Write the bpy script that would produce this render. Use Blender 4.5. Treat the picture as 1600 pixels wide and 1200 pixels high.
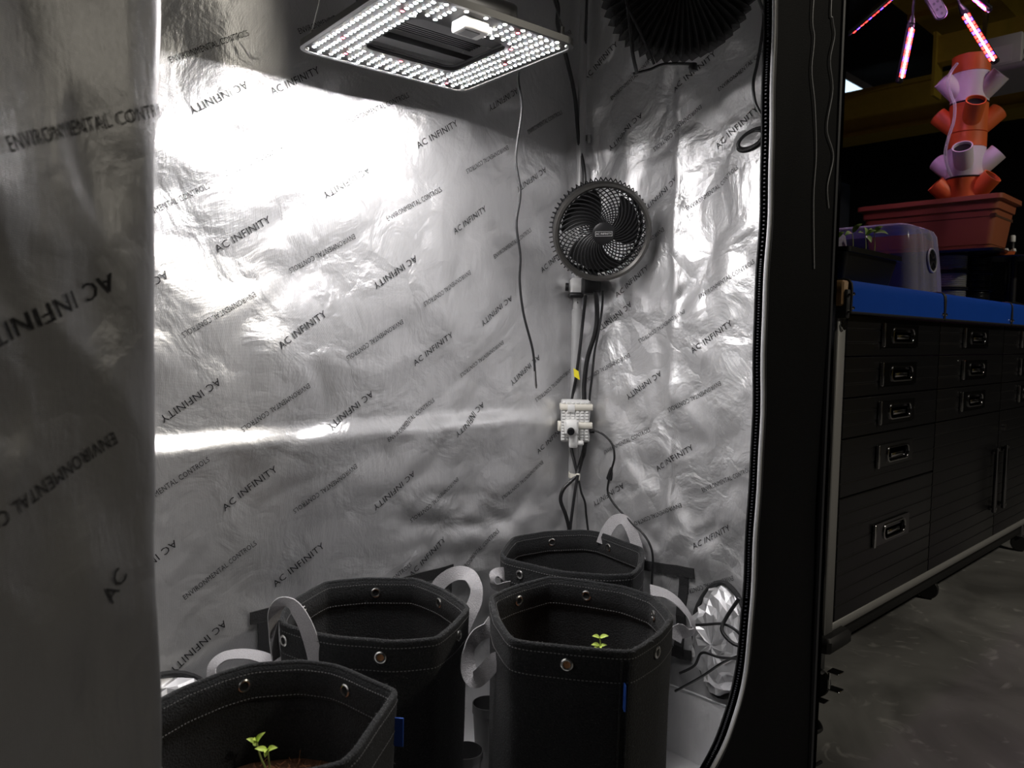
import bpy, math, random
from mathutils import Vector, Matrix, noise
random.seed(7)
for o in list(bpy.data.objects): bpy.data.objects.remove(o)
S = bpy.context.scene
COL = S.collection
PI = math.pi

# ---------------------------------------------------------------- camera
# world axes: X along the tent's back wall to the right, Y into the tent, Z up, metres; camera over the origin
F = 1210.0; PITCH = math.radians(3.6); ROLL = math.radians(1.0); YAW = math.radians(46.6)
EYE = Vector((0, 0, 0.80))
_fh = Vector((math.cos(YAW), math.sin(YAW), 0)); _rt = Vector((math.sin(YAW), -math.cos(YAW), 0)); _up = Vector((0, 0, 1))
FW = _fh*math.cos(PITCH) - _up*math.sin(PITCH); _cu = _up*math.cos(PITCH) + _fh*math.sin(PITCH)
RT = _rt*math.cos(ROLL) + _cu*math.sin(ROLL); UP = _cu*math.cos(ROLL) - _rt*math.sin(ROLL)
cd = bpy.data.cameras.new('camera'); cam = bpy.data.objects.new('camera', cd); COL.objects.link(cam)
cd.sensor_width = 36.0; cd.lens = F/1600*36.0; cd.dof.use_dof = True; cd.dof.focus_distance = 1.5; cd.dof.aperture_fstop = 10.0; cd.clip_start = 0.02; cd.clip_end = 100
M = Matrix(((RT.x, UP.x, -FW.x, EYE.x), (RT.y, UP.y, -FW.y, EYE.y), (RT.z, UP.z, -FW.z, EYE.z), (0, 0, 0, 1)))
cam.matrix_world = M
S.camera = cam

def ray(px, py): return FW + RT*((px-800)/F) - UP*((py-600)/F)
def at(px, py, axis, val):            # the point seen at a pixel on the plane axis = val
    d = ray(px, py); return EYE + d*((val-EYE[axis])/d[axis])
def dep(px, py, d): return EYE + ray(px, py)*d
def proj(p):
    d = Vector(p)-EYE; z = d.dot(FW); return (800+F*d.dot(RT)/z, 600-F*d.dot(UP)/z)

# ---------------------------------------------------------------- world and exposure
W = bpy.data.worlds.new('world'); S.world = W; W.use_nodes = True
W.node_tree.nodes['Background'].inputs[0].default_value = (0.55, 0.62, 0.75, 1)
W.node_tree.nodes['Background'].inputs[1].default_value = 0.004
S.view_settings.view_transform = 'Standard'; S.view_settings.look = 'None'
S.view_settings.gamma = 1; S.view_settings.use_curve_mapping = False
S.view_settings.exposure = 0.18
S.cycles.max_bounces = 14; S.cycles.glossy_bounces = 9; S.cycles.diffuse_bounces = 8
LED_POWER = 370.0        # emission of each diode of the grow light
TUBE_POWER = 1.3        # emission of the ceiling strip lights
ADDED_LAMP_POWER = 140.0        # emission of the added, unseen lamp over the aisle

# ---------------------------------------------------------------- materials
MATS = {}
def nodes_of(name):
    m = bpy.data.materials.new(name); m.use_nodes = True
    return m, m.node_tree.nodes, m.node_tree.links, m.node_tree.nodes['Principled BSDF']
def mat(name, col, rough=0.6, metal=0.0, bump=0.0, scale=60.0, vary=0.0, emit=None, es=0.0, spec=None, coat=0.0, trans=0.0, sheen=0.0):
    if name in MATS: return MATS[name]
    m, N, L, P = nodes_of(name)
    P.inputs['Base Color'].default_value = (*col, 1); P.inputs['Roughness'].default_value = rough
    P.inputs['Metallic'].default_value = metal
    if spec is not None: P.inputs['Specular IOR Level'].default_value = spec
    if coat: P.inputs['Coat Weight'].default_value = coat
    if trans: P.inputs['Transmission Weight'].default_value = trans
    if sheen: P.inputs['Sheen Weight'].default_value = sheen; P.inputs['Sheen Roughness'].default_value = 0.5
    if emit: P.inputs['Emission Color'].default_value = (*emit, 1); P.inputs['Emission Strength'].default_value = es
    tc = N.new('ShaderNodeTexCoord'); nz = N.new('ShaderNodeTexNoise'); nz.inputs['Scale'].default_value = scale
    nz.inputs['Detail'].default_value = 5
    L.new(tc.outputs['Object'], nz.inputs['Vector'])
    if vary:
        mx = N.new('ShaderNodeMix'); mx.data_type = 'RGBA'
        mx.inputs['A'].default_value = (*[c*(1-vary) for c in col], 1); mx.inputs['B'].default_value = (*[min(1, c*(1+vary)) for c in col], 1)
        L.new(nz.outputs['Fac'], mx.inputs['Factor']); L.new(mx.outputs['Result'], P.inputs['Base Color'])
    if bump:
        b = N.new('ShaderNodeBump'); b.inputs['Strength'].default_value = bump; b.inputs['Distance'].default_value = 0.002
        L.new(nz.outputs['Fac'], b.inputs['Height']); L.new(b.outputs['Normal'], P.inputs['Normal'])
    MATS[name] = m
    return m

def silver_mat(name, base=0.97, rough=0.29, weave=2200.0, wrinkle=0.40, wamp=0.66, crease=0.45, metal=0.70):
    # metallised woven liner: fine diagonal weave, small wrinkles
    m, N, L, P = nodes_of(name)
    tc = N.new('ShaderNodeTexCoord'); sx = N.new('ShaderNodeSeparateXYZ'); L.new(tc.outputs['Object'], sx.inputs[0])
    def mth(op, a, b=None):
        n = N.new('ShaderNodeMath'); n.operation = op
        for i, v in enumerate((a, b)):
            if v is None: continue
            if isinstance(v, (int, float)): n.inputs[i].default_value = v
            else: L.new(v, n.inputs[i])
        return n.outputs[0]
    u = mth('ADD', sx.outputs['X'], sx.outputs['Y']); v = sx.outputs['Z']
    a = mth('SINE', mth('MULTIPLY', mth('ADD', u, mth('MULTIPLY', v, 1.25)), weave))
    b = mth('SINE', mth('MULTIPLY', mth('SUBTRACT', u, mth('MULTIPLY', v, 1.0)), weave))
    wv = mth('ADD', mth('MULTIPLY', mth('MULTIPLY', a, b), 0.5), 0.5)
    mp = N.new('ShaderNodeMapping'); L.new(tc.outputs['Object'], mp.inputs[0]); mp.inputs['Scale'].default_value = (1, 1, 0.22)
    st = N.new('ShaderNodeTexNoise'); st.inputs['Scale'].default_value = 130; st.inputs['Detail'].default_value = 4; L.new(mp.outputs[0], st.inputs['Vector'])
    nz = N.new('ShaderNodeTexNoise'); nz.inputs['Scale'].default_value = 11; nz.inputs['Detail'].default_value = 6; nz.inputs['Distortion'].default_value = 0.6
    L.new(tc.outputs['Object'], nz.inputs['Vector'])
    f = mth('ADD', mth('MULTIPLY', wv, wamp), mth('MULTIPLY', st.outputs['Fac'], 0.10))
    cr = N.new('ShaderNodeMix'); cr.data_type = 'RGBA'
    cr.inputs['A'].default_value = (base*1.05, base*1.05, base*1.06, 1); cr.inputs['B'].default_value = (base*0.42, base*0.42, base*0.42, 1)
    L.new(f, cr.inputs['Factor']); L.new(cr.outputs['Result'], P.inputs['Base Color'])
    P.inputs['Metallic'].default_value = metal
    P.inputs['Roughness'].default_value = rough
    b1 = N.new('ShaderNodeBump'); b1.inputs['Strength'].default_value = wrinkle; b1.inputs['Distance'].default_value = 0.012
    L.new(nz.outputs['Fac'], b1.inputs['Height'])
    wp = N.new('ShaderNodeVectorMath'); wp.operation = 'MULTIPLY_ADD'                      # crisp creases: warped cells
    L.new(nz.outputs['Color'], wp.inputs[0]); wp.inputs[1].default_value = (0.10, 0.10, 0.10); L.new(tc.outputs['Object'], wp.inputs[2])
    vo = N.new('ShaderNodeTexVoronoi'); vo.feature = 'DISTANCE_TO_EDGE'; vo.inputs['Scale'].default_value = 8.0; L.new(wp.outputs[0], vo.inputs['Vector'])
    b0 = N.new('ShaderNodeBump'); b0.inputs['Strength'].default_value = crease; b0.inputs['Distance'].default_value = 0.022
    L.new(vo.outputs['Distance'], b0.inputs['Height']); L.new(b0.outputs['Normal'], b1.inputs['Normal'])
    b2 = N.new('ShaderNodeBump'); b2.inputs['Strength'].default_value = 0.45; b2.inputs['Distance'].default_value = 0.0012
    L.new(st.outputs['Fac'], b2.inputs['Height']); L.new(b1.outputs['Normal'], b2.inputs['Normal'])
    b3_ = N.new('ShaderNodeBump'); b3_.inputs['Strength'].default_value = 0.35; b3_.inputs['Distance'].default_value = 0.0004
    L.new(wv, b3_.inputs['Height']); L.new(b2.outputs['Normal'], b3_.inputs['Normal'])
    L.new(b3_.outputs['Normal'], P.inputs['Normal'])
    MATS[name] = m
    return m
SILVER = silver_mat('silver_liner', crease=0.20, wrinkle=0.45)
SILVER_FLOOR = silver_mat('silver_floor_liner', crease=0.2, metal=0.25, wamp=0.35)
SILVER_SIDE = silver_mat('silver_side_liner', crease=0.42)
SILVER_FLAP = silver_mat('silver_flap', 0.37, 0.38, 2100.0, 0.20, 0.70, 0.15)  # same cloth as the liner, base darkened to stand in for shade
FOIL = mat('crumpled_foil', (0.88, 0.88, 0.89), 0.42, 0.75, 0.25, 40)
PRINT = mat('print_ink', (0.012, 0.012, 0.014), 0.35)
BLACKCLOTH = mat('black_oxford_cloth', (0.0026, 0.0029, 0.0040), 0.65, 0, 0.3, 700, 0.3, spec=0.15)
WEB_BLACK = mat('black_webbing', (0.02, 0.02, 0.021), 0.8, 0, 0.5, 400, 0.3)
WEB_GREY = mat('grey_webbing', (0.42, 0.41, 0.42), 0.75, 0, 0.6, 500, 0.25)
PIPING = mat('grey_piping', (0.60, 0.61, 0.62), 0.45, 0, 0.2, 300)
PIPING_DARK = mat('charcoal_piping', (0.045, 0.047, 0.055), 0.5)
POLE = mat('grey_enamel_pole', (0.40, 0.40, 0.40), 0.38, 0.2)
BLACKPLASTIC = mat('black_plastic', (0.010, 0.010, 0.011), 0.45)
BLACKGLOSS = mat('black_gloss', (0.012, 0.012, 0.013), 0.25)
CABLE = mat('black_cable', (0.012, 0.012, 0.013), 0.38)
WHITEPLASTIC = mat('white_plastic', (0.80, 0.80, 0.78), 0.45)
GREYPLASTIC = mat('light_grey_plastic', (0.62, 0.62, 0.61), 0.5)
CREAM = mat('cream_strap', (0.78, 0.75, 0.66), 0.6)
YELLOW = mat('yellow_tape', (0.85, 0.72, 0.03), 0.5)
CHROME = mat('chrome', (0.72, 0.72, 0.72), 0.18, 1.0)
DARKCHROME = mat('dark_chrome', (0.20, 0.20, 0.21), 0.22, 1.0)
NICKEL = mat('nickel', (0.66, 0.66, 0.64), 0.25, 1.0)
FANRING = mat('graphite_ring', (0.17, 0.165, 0.155), 0.33, 0.85)
FELT = mat('black_felt', (0.026, 0.027, 0.028), 0.95, 0, 1.0, 420, 0.7, spec=0.1, sheen=0.08)
FELTFUZZ = mat('felt_fuzz', (0.20, 0.20, 0.20), 0.95, spec=0.1)
THREAD = mat('grey_thread', (0.16, 0.16, 0.16), 0.8)
COIR = mat('brown_coir', (0.085, 0.035, 0.014), 0.95, 0, 1.0, 150, 0.6)
COIRFIBRE = mat('coir_fibre', (0.22, 0.085, 0.03), 0.8)
COPPER = mat('coir_seen_through_eyelet', (0.42, 0.19, 0.07), 0.8, 0, 1.0, 900, 0.7)
HOLE = mat('hole_shade', (0.004, 0.004, 0.004), 0.9)  # near-black for discs that stand in for the shade inside openings
BLUE = mat('blue_tag', (0.02, 0.10, 0.50), 0.6)
LEAF = mat('seedling_leaf', (0.60, 0.76, 0.14), 0.5, 0, 0.2, 200, 0.12)
LEAFDARK = mat('dark_leaf', (0.30, 0.44, 0.14), 0.5)
STEM = mat('seedling_stem', (0.42, 0.50, 0.14), 0.5)
PLATE = mat('led_board', (0.012, 0.012, 0.012), 0.6, 0.0, spec=0.15)
PLATE_TOP = mat('led_board_back', (0.05, 0.05, 0.052), 0.5, 0.4)
HEATSINK = mat('heatsink', (0.10, 0.10, 0.105), 0.4, 0.8)
LEDW = mat('diode_warm', (0.9, 0.85, 0.7), 0.4, emit=(1.0, 0.92, 0.84), es=LED_POWER)
LEDC = mat('diode_cool', (0.85, 0.9, 1.0), 0.4, emit=(0.90, 0.92, 1.0), es=LED_POWER)
LEDR = mat('diode_red', (0.9, 0.1, 0.1), 0.4, emit=(1.0, 0.05, 0.09), es=LED_POWER*0.10)

# ---------------------------------------------------------------- mesh helpers
class MB:
    def __init__(s): s.v = []; s.f = []
    def add(s, vs, fs):
        n = len(s.v); s.v += [tuple(p) for p in vs]; s.f += [tuple(i+n for i in f) for f in fs]
    def box(s, lo, hi, mtx=None):
        x0, y0, z0 = lo; x1, y1, z1 = hi
        vs = [Vector(p) for p in ((x0, y0, z0), (x1, y0, z0), (x1, y1, z0), (x0, y1, z0), (x0, y0, z1), (x1, y0, z1), (x1, y1, z1), (x0, y1, z1))]
        if mtx is not None: vs = [mtx @ p for p in vs]
        s.add(vs, [(3, 2, 1, 0), (4, 5, 6, 7), (0, 1, 5, 4), (1, 2, 6, 5), (2, 3, 7, 6), (3, 0, 4, 7)])
        return s
    def cbox(s, lo, hi, c=0.004, mtx=None):          # box with chamfered edges
        x0, y0, z0 = lo; x1, y1, z1 = hi
        def ring(z, i): return [(x0+i+c, y0+i, z), (x1-i-c, y0+i, z), (x1-i, y0+i+c, z), (x1-i, y1-i-c, z), (x1-i-c, y1-i, z), (x0+i+c, y1-i, z), (x0+i, y1-i-c, z), (x0+i, y0+i+c, z)]
        rs = [ring(z0, c*.8), ring(z0+c, 0), ring(z1-c, 0), ring(z1, c*.8)]
        s.loft(rs, True, True, mtx); return s
    def loft(s, rings, cap0=False, cap1=False, mtx=None, closed=True):
        n = len(rings[0]); vs = [Vector(p) for r in rings for p in r]
        if mtx is not None: vs = [mtx @ p for p in vs]
        fs = []
        for k in range(len(rings)-1):
            for i in range(n if closed else n-1):
                j = (i+1) % n; fs.append((k*n+i, k*n+j, (k+1)*n+j, (k+1)*n+i))
        if cap0: fs.append(tuple(range(n-1, -1, -1)))
        if cap1: fs.append(tuple((len(rings)-1)*n+i for i in range(n)))
        s.add(vs, fs); return s
    def lathe(s, prof, n=32, mtx=None, a0=0.0, cap0=False, cap1=False):       # profile of (r, z) about local z
        s.loft([[(r*math.cos(a0+2*PI*i/n), r*math.sin(a0+2*PI*i/n), z) for i in range(n)] for r, z in prof], cap0, cap1, mtx); return s
    def tube(s, pts, r, n=8, caps=True):
        pts = [Vector(p) for p in pts]; rs = r if isinstance(r, (list, tuple)) else [r]*len(pts)
        rings = []; t0 = (pts[1]-pts[0]).normalized()
        nrm = t0.orthogonal().normalized()
        for i, p in enumerate(pts):
            t = (pts[min(i+1, len(pts)-1)]-pts[max(i-1, 0)])
            t = t.normalized() if t.length > 1e-9 else t0
            nrm = (nrm - t*nrm.dot(t)); nrm = nrm.normalized() if nrm.length > 1e-6 else t.orthogonal().normalized()
            b = t.cross(nrm)
            rings.append([p+(nrm*math.cos(2*PI*k/n)+b*math.sin(2*PI*k/n))*rs[i] for k in range(n)])
        s.loft(rings, caps, caps); return s
    def ribbon(s, pts, wid, thick, wdirs):          # flat strap of given width along pts
        pts = [Vector(p) for p in pts]; rings = []
        for i, p in enumerate(pts):
            t = (pts[min(i+1, len(pts)-1)]-pts[max(i-1, 0)]).normalized()
            w = Vector(wdirs[i]) - t*Vector(wdirs[i]).dot(t); w.normalize(); nn = t.cross(w)
            a = w*wid/2; b = nn*thick/2
            rings.append([p-a-b, p+a-b, p+a+b, p-a+b])
        s.loft(rings, True, True); return s
    def build(s, name, m, parent=None, smooth=True, bevel=0.0, angle=40):
        me = bpy.data.meshes.new(name); me.from_pydata(s.v, [], s.f); me.update()
        if smooth: me.shade_smooth(); me.set_sharp_from_angle(angle=math.radians(angle))
        ms = m if isinstance(m, (list, tuple)) else [m]
        for x in ms: me.materials.append(x)
        return link(name, me, parent)
def link(name, me, parent=None):
    o = bpy.data.objects.new(name, me); COL.objects.link(o)
    if parent is not None: o.parent = parent
    return o
def tag(o, label=None, cat=None, group=None, kind=None):
    if label: o['label'] = label
    if cat: o['category'] = cat
    if group: o['group'] = group
    if kind: o['kind'] = kind
    return o
def thing(name, label, cat, group=None, loc=None):
    o = bpy.data.objects.new(name, None); COL.objects.link(o); o.empty_display_size = 0.05
    if loc is not None: o.location = loc
    return tag(o, label, cat, group)
def spline(P, n=8, closed=False):
    P = [Vector(p) for p in P]; out = []; m = len(P)
    for i in range(m if closed else m-1):
        if closed: a, b, c, d = P[(i-1) % m], P[i], P[(i+1) % m], P[(i+2) % m]
        else: a, b, c, d = P[max(i-1, 0)], P[i], P[i+1], P[min(i+2, m-1)]
        for k in range(n):
            t = k/n
            out.append(0.5*((2*b)+(c-a)*t+(2*a-5*b+4*c-d)*t*t+(3*b-a-3*c+d)*t**3))
    if not closed: out.append(P[-1])
    return out
def chaikin(P, it=2, q=0.25):
    for _ in range(it):
        R = []
        for i in range(len(P)):
            a, b = P[i], P[(i+1) % len(P)]
            R += [a*(1-q)+b*q, a*q+b*(1-q)]
        P = R
    return P
def resample(P, n):
    L = [0]; m = len(P)
    for i in range(m): L.append(L[-1]+(P[(i+1) % m]-P[i]).length)
    out = []; k = 0
    for i in range(n):
        t = L[-1]*i/n
        while L[k+1] < t: k += 1
        f = (t-L[k])/max(L[k+1]-L[k], 1e-9); out.append(P[k % m].lerp(P[(k+1) % m], f))
    return out
def frame(z, x=None):                 # rotation matrix whose local z is z
    z = Vector(z).normalized(); x = Vector(x) if x is not None else z.orthogonal()
    x = (x - z*x.dot(z)).normalized(); y = z.cross(x)
    return Matrix(((x.x, y.x, z.x, 0), (x.y, y.y, z.y, 0), (x.z, y.z, z.z, 0), (0, 0, 0, 1)))
TEXTC = {}
def text_mesh(s, size, bold=0.0):
    k = (s, size, bold)
    if k in TEXTC: return TEXTC[k]
    c = bpy.data.curves.new('lettering', 'FONT'); c.body = s; c.size = size; c.align_x = 'CENTER'; c.align_y = 'CENTER'
    c.resolution_u = 2; c.offset = bold; c.space_character = 1.08
    o = bpy.data.objects.new('lettering', c); COL.objects.link(o)
    me = bpy.data.meshes.new_from_object(o)
    bpy.data.objects.remove(o); bpy.data.curves.remove(c)
    V = [v.co.copy() for v in me.vertices]; Fc = [tuple(p.vertices) for p in me.polygons]
    bpy.data.meshes.remove(me); TEXTC[k] = (V, Fc)
    return TEXTC[k]
def cable(name, pts, r, label, m=None, n=8, group=None, parent=None, sub=8):
    o = MB().tube(spline(pts, sub), r, n).build(name, m or CABLE, parent)
    if parent is None: tag(o, label, 'cable', group)
    return o

GZ = -0.05              # level of the concrete
# ================================================================ the room
def concrete():
    m, N, L, P = nodes_of('concrete')
    tc = N.new('ShaderNodeTexCoord')
    a = N.new('ShaderNodeTexNoise'); a.inputs['Scale'].default_value = 2.2; a.inputs['Detail'].default_value = 9; a.inputs['Distortion'].default_value = 1.2
    b = N.new('ShaderNodeTexNoise'); b.inputs['Scale'].default_value = 9; b.inputs['Detail'].default_value = 8; b.inputs['Distortion'].default_value = 2
    L.new(tc.outputs['Object'], a.inputs['Vector']); L.new(tc.outputs['Object'], b.inputs['Vector'])
    r = N.new('ShaderNodeValToRGB'); e = r.color_ramp.elements
    e[0].position = 0.34; e[0].color = (0.105, 0.104, 0.10, 1); e[1].position = 0.66; e[1].color = (0.26, 0.258, 0.25, 1)
    L.new(a.outputs['Fac'], r.inputs['Fac'])
    r2 = N.new('ShaderNodeValToRGB'); e = r2.color_ramp.elements
    e[0].position = 0.60; e[0].color = (0, 0, 0, 1); e[1].position = 0.72; e[1].color = (0.15, 0.148, 0.142, 1)
    L.new(b.outputs['Fac'], r2.inputs['Fac'])
    mx = N.new('ShaderNodeMix'); mx.data_type = 'RGBA'; mx.blend_type = 'ADD'; mx.inputs['Factor'].default_value = 1
    L.new(r.outputs['Color'], mx.inputs['A']); L.new(r2.outputs['Color'], mx.inputs['B']); L.new(mx.outputs['Result'], P.inputs['Base Color'])
    P.inputs['Roughness'].default_value = 0.5
    return m
CONC = concrete()
WALLM = mat('dark_wall_paint', (0.035, 0.033, 0.034), 0.85, 0, 0.2, 8, 0.2)
CEILM = mat('dark_ceiling', (0.05, 0.046, 0.044), 0.9, 0, 0.2, 5, 0.2)
def struct(name, lo, hi, m): return tag(MB().box(lo, hi).build(name, m, smooth=False), kind='structure')
struct('floor', (-4, -4, -0.15), (11, 7, GZ), CONC)
struct('ceiling', (-4, -4, 3.7), (11, 7, 3.8), CEILM)
struct('wall_back', (-4, 7, -0.1), (11, 7.1, 3.8), WALLM)
struct('wall_right', (11, -4, -0.1), (11.1, 7.1, 3.8), WALLM)
struct('wall_left', (-4.1, -4, -0.1), (-4, 7.1, 3.8), WALLM)
struct('wall_front', (-4, -4.1, -0.1), (11, -4, 3.8), WALLM)

# ================================================================ the grow tent
TX0, TX1, TY0, TY1, TZ = 0.15, 1.335, 0.60, 1.20, 1.76
def fb(x, y, z, o=3): return noise.fractal(Vector((x, y, z)), 1.0, 2.0, o)
def bil(x, y, z): return abs(noise.noise(Vector((x, y, z))))+0.5*abs(noise.noise(Vector((2*x+7, 2*y, 2*z))))
def sst(a, b, t):
    t = max(0.0, min(1.0, (t-a)/(b-a))); return t*t*(3-2*t)
def crumple(x, y, z):                                 # flat facets meeting in creases
    d, _ = noise.voronoi(Vector((x, y, z))); return d[1]-d[0]
def d_back(x, z):
    wx = x+0.04*fb(x*4, 6.6, z*4); wz = z+0.05*fb(x*3, 1.1, z*3)
    d = 0.010*fb(x*2.6, 1.3, z*3.0) - 0.018*bil(wx*3.0+3, 0.4, wz*4.2-wx*1.2) + 0.0055*crumple(wx*4.5, 2.0, wz*6.5)
    zc = 0.645+0.004*noise.noise(Vector((x*6, 5, 0)))                       # long horizontal shelf-like fold
    k = sst(1.36, 1.10, x)
    if z < zc: d -= 0.020*k*math.exp(-(zc-z)/0.12)*sst(0.0, 0.032, zc-z)
    # broad belly under the lamp whose upper side faces the light
    d -= 0.020*math.exp(-((x-0.72)/0.28)**2)*math.exp(-((z-0.74)/0.20)**2)
    # vertical fold right of the belly
    xf = 0.945+0.035*math.sin(z*11+0.5)+0.02*noise.noise(Vector((z*9, 3, 1)))
    tri = max(0.0, (x-0.66)/(xf-0.66)) if x < xf else max(0.0, 1-(x-xf)/(1.24-xf))
    d -= 0.034*tri*sst(0.70, 0.88, z)*sst(1.5, 1.15, z)
    # wrinkles at the bottom near the corner
    k2 = sst(0.60, 0.40, z)*sst(0.6, 0.95, x)
    d -= 0.012*k2*bil(x*6+z*8, 2.2, z*7-x*4)
    return (d+0.012)*sst(0.0, 0.05, x-TX0)*sst(1.34, 1.29, x)
def xr(y): return TX1-0.030*(1-min(1, (y-TY0)/0.25))
def d_right(y, z):
    wy = y+0.05*fb(y*4, 2.6, z*4)
    d = 0.006*fb(y*4, 7.7, z*2.6)-0.020*bil(wy*5.5+z*3.0, 3.3, z*4.2-y*2) + 0.012*crumple(wy*7+z*3, 4.0, z*7-y*3)
    k = math.exp(-((y-0.93)/0.012)**2); d -= 0.006*k                                    # long vertical seam
    k2 = sst(0.6, 0.35, z); d -= 0.012*k2*bil(y*9, 6.1, z*8+y*5)
    return min(0.006, d+0.006)*sst(1.2, 1.15, y)
def P_back(x, z, off=0.0): return Vector((x, TY1+d_back(x, z)-off, z))
def P_right(y, z, off=0.0): return Vector((xr(y)+d_right(y, z)-off, y, z))
def grid(fn, us, vs, flip=False):
    mb = MB(); n = len(us)
    V = [fn(u, v) for v in vs for u in us]; Fs = []
    for j in range(len(vs)-1):
        for i in range(n-1):
            q = (j*n+i, j*n+i+1, (j+1)*n+i+1, (j+1)*n+i); Fs.append(q[::-1] if flip else q)
    mb.add(V, Fs); return mb
def lin(a, b, n): return [a+(b-a)*i/(n-1) for i in range(n)]

tent = thing('grow_tent', 'tall grow tent with crinkled silver lining printed with lettering and black outer cloth', 'grow tent', loc=(0.75, 0.9, GZ))
def tb(mb, name, m, parent=tent, **k):          # build a part given in world coordinates
    o = mb.build(name, m, parent, **k)
    o.matrix_parent_inverse = Matrix.Translation(-tent.location) if parent is tent else Matrix()
    return o
back = tb(grid(P_back, lin(TX0, 1.345, 170), lin(GZ, TZ, 246)), 'back_panel', SILVER, angle=180)
right = tb(grid(P_right, lin(TY0, 1.205, 100), lin(GZ, TZ, 246), True), 'side_panel', SILVER_SIDE, angle=180)
tb(grid(lambda y, z: Vector((TX0+0.006*fb(y*4, 2, z*3), y, z)), lin(TY0, TY1, 30), lin(GZ, TZ, 60)), 'side_panel', SILVER)
tb(grid(lambda x, y: Vector((x, y, TZ-0.004*fb(x*3, y*3, 4))), lin(TX0, TX1, 40), lin(TY0, TY1, 24)), 'roof_panel', SILVER)
# outer black cloth, a little outside the lining
oc = MB(); o_ = 0.012
def cloth(a, b, n1, n2, fn): oc.v, oc.f; g = grid(fn, lin(*a, n1), lin(*b, n2)); oc.add(g.v, g.f)
cloth((TX0-o_, TX1+0.025), (GZ, TZ), 30, 30, lambda x, z: Vector((x, TY1+0.03+0.004*fb(x*3, 9, z*3), z)))
cloth((TY0-0.01, TY1+0.03), (GZ, TZ), 20, 40, lambda y, z: Vector((xr(y)+0.016+0.004*fb(y*4, 3, z*3), y, z)))
cloth((TY0-0.01, TY1+0.03), (GZ, TZ), 20, 40, lambda y, z: Vector((TX0-o_-0.008+0.004*fb(y*4, 1, z*3), y, z)))
cloth((TX0-o_, TX1+0.025), (TY0-0.01, TY1+0.03), 20, 12, lambda x, y: Vector((x, y, TZ+0.012)))
tb(oc, 'outer_cover', BLACKCLOTH)
# floor tray with upstanding lip
LIP = 0.095
fl = MB(); g = grid(lambda x, y: Vector((x, y, GZ+0.004+0.0035*max(0, fb(x*6, y*6, 0)))), lin(TX0+0.01, TX1-0.008, 60), lin(TY0+0.01, TY1-0.012, 40)); fl.add(g.v, g.f)
tray = tb(fl, 'floor_tray', SILVER_FLOOR)
lp = MB()
def lipwall(pts):
    for h in (0,):
        rings = [[Vector((p[0], p[1], GZ+0.004)) for p in pts], [Vector((p[0]+0.002*fb(p[0]*9, p[1]*9, 1), p[1], LIP*0.5)) for p in pts], [Vector((p[0], p[1], LIP+0.004*fb(p[0]*8, p[1]*8, 2))) for p in pts]]
        lp.loft(rings, closed=False)
RX = TX1-0.012
lipwall([(RX-0.02, y) for y in lin(TY0+0.02, 1.175, 30)]); lipwall([(x, 1.175) for x in lin(RX-0.02, TX0+0.02, 40)])
tb(lp, 'tray_lip', SILVER_FLOOR)
# lip welt
tb(MB().tube([(RX-0.021, y, LIP+0.004*fb((RX-0.02)*8, y*8, 2)) for y in lin(TY0+0.02, 1.175, 30)]+[(x, 1.174, LIP+0.004*fb(x*8, 1.175*8, 2)) for x in lin(RX-0.03, TX0+0.02, 40)], 0.0022, 6), 'tray_welt', PIPING)

# printed lettering, each mark follows the cloth
def place_print(surface, a, h, s, size, ang, flip, parent, bold=0.0):
    V, Fc = text_mesh(s, 0.02, 0.0); ww, hh = {BIG: (0.104, 0.0118), 'AC': (0.0215, 0.0118)}.get(s, (0.135, 0.0090))
    x_, y_ = [v.x for v in V], [v.y for v in V]; kx, ky = ww/(max(x_)-min(x_)), hh/(max(y_)-min(y_)); V = [Vector((v.x*kx, v.y*ky, 0)) for v in V]; t = math.radians(ang + (180 if flip else 0)); c, sn = math.cos(t), math.sin(t)
    mb = MB(); mb.add([surface(a+v.x*c-v.y*sn, h+v.x*sn+v.y*c) for v in V], Fc)
    o = mb.build('printed_lettering', PRINT, parent, smooth=False)
    if parent is back or parent is right or parent is tray: o.matrix_parent_inverse = parent.matrix_basis.inverted()
    return o
BIG, SMALL = 'AC INFINITY', 'ENVIRONMENTAL CONTROLS'
SB = SS = 0
back_marks = [(465,125,0,0),(385,365,0,0),(470,515,0,0),(391,763,0,0),(473,885,0,0),(673,213,0,0),(672,545,0,0),(668,870,0,0),(870,405,0,0),(862,685,0,0),(727,345,0,0),
    (345,150,0,1),(540,285,0,1),(610,425,0,1),(300,625,0,1),(545,640,0,1),(230,885,0,1),(317,1015,0,1),(785,155,0,1),(830,280,0,1),(775,485,0,1),(825,578,0,1),(613,765,0,1),(215,455,0,1),(735,655,0,1),
    (332,70,1,0),(270,317,1,0),(262,757,1,0),(350,893,1,0),(590,170,1,0),(640,320,1,0),(855,190,1,0),(800,380,1,0),(640,655,1,0),(600,918,1,0),(750,862,1,0),
    (505,395,1,1),(345,490,1,1),(580,530,1,1),(430,635,1,1),(508,762,1,1),(410,245,1,1),(755,250,1,1),(690,450,1,1),(755,560,1,1),(868,600,1,1),(680,780,1,1),(820,750,1,1),(520,30,1,0),(870,60,1,1)]
for px, py, small, fl_ in back_marks:
    p = at(px, py, 1, TY1-0.005)
    place_print(lambda u, w: P_back(u, w, 0.0016), p.x, p.z, SMALL if small else BIG, SS if small else SB, 30.5 if small else 33.5, fl_, back, 0.0)
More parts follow.
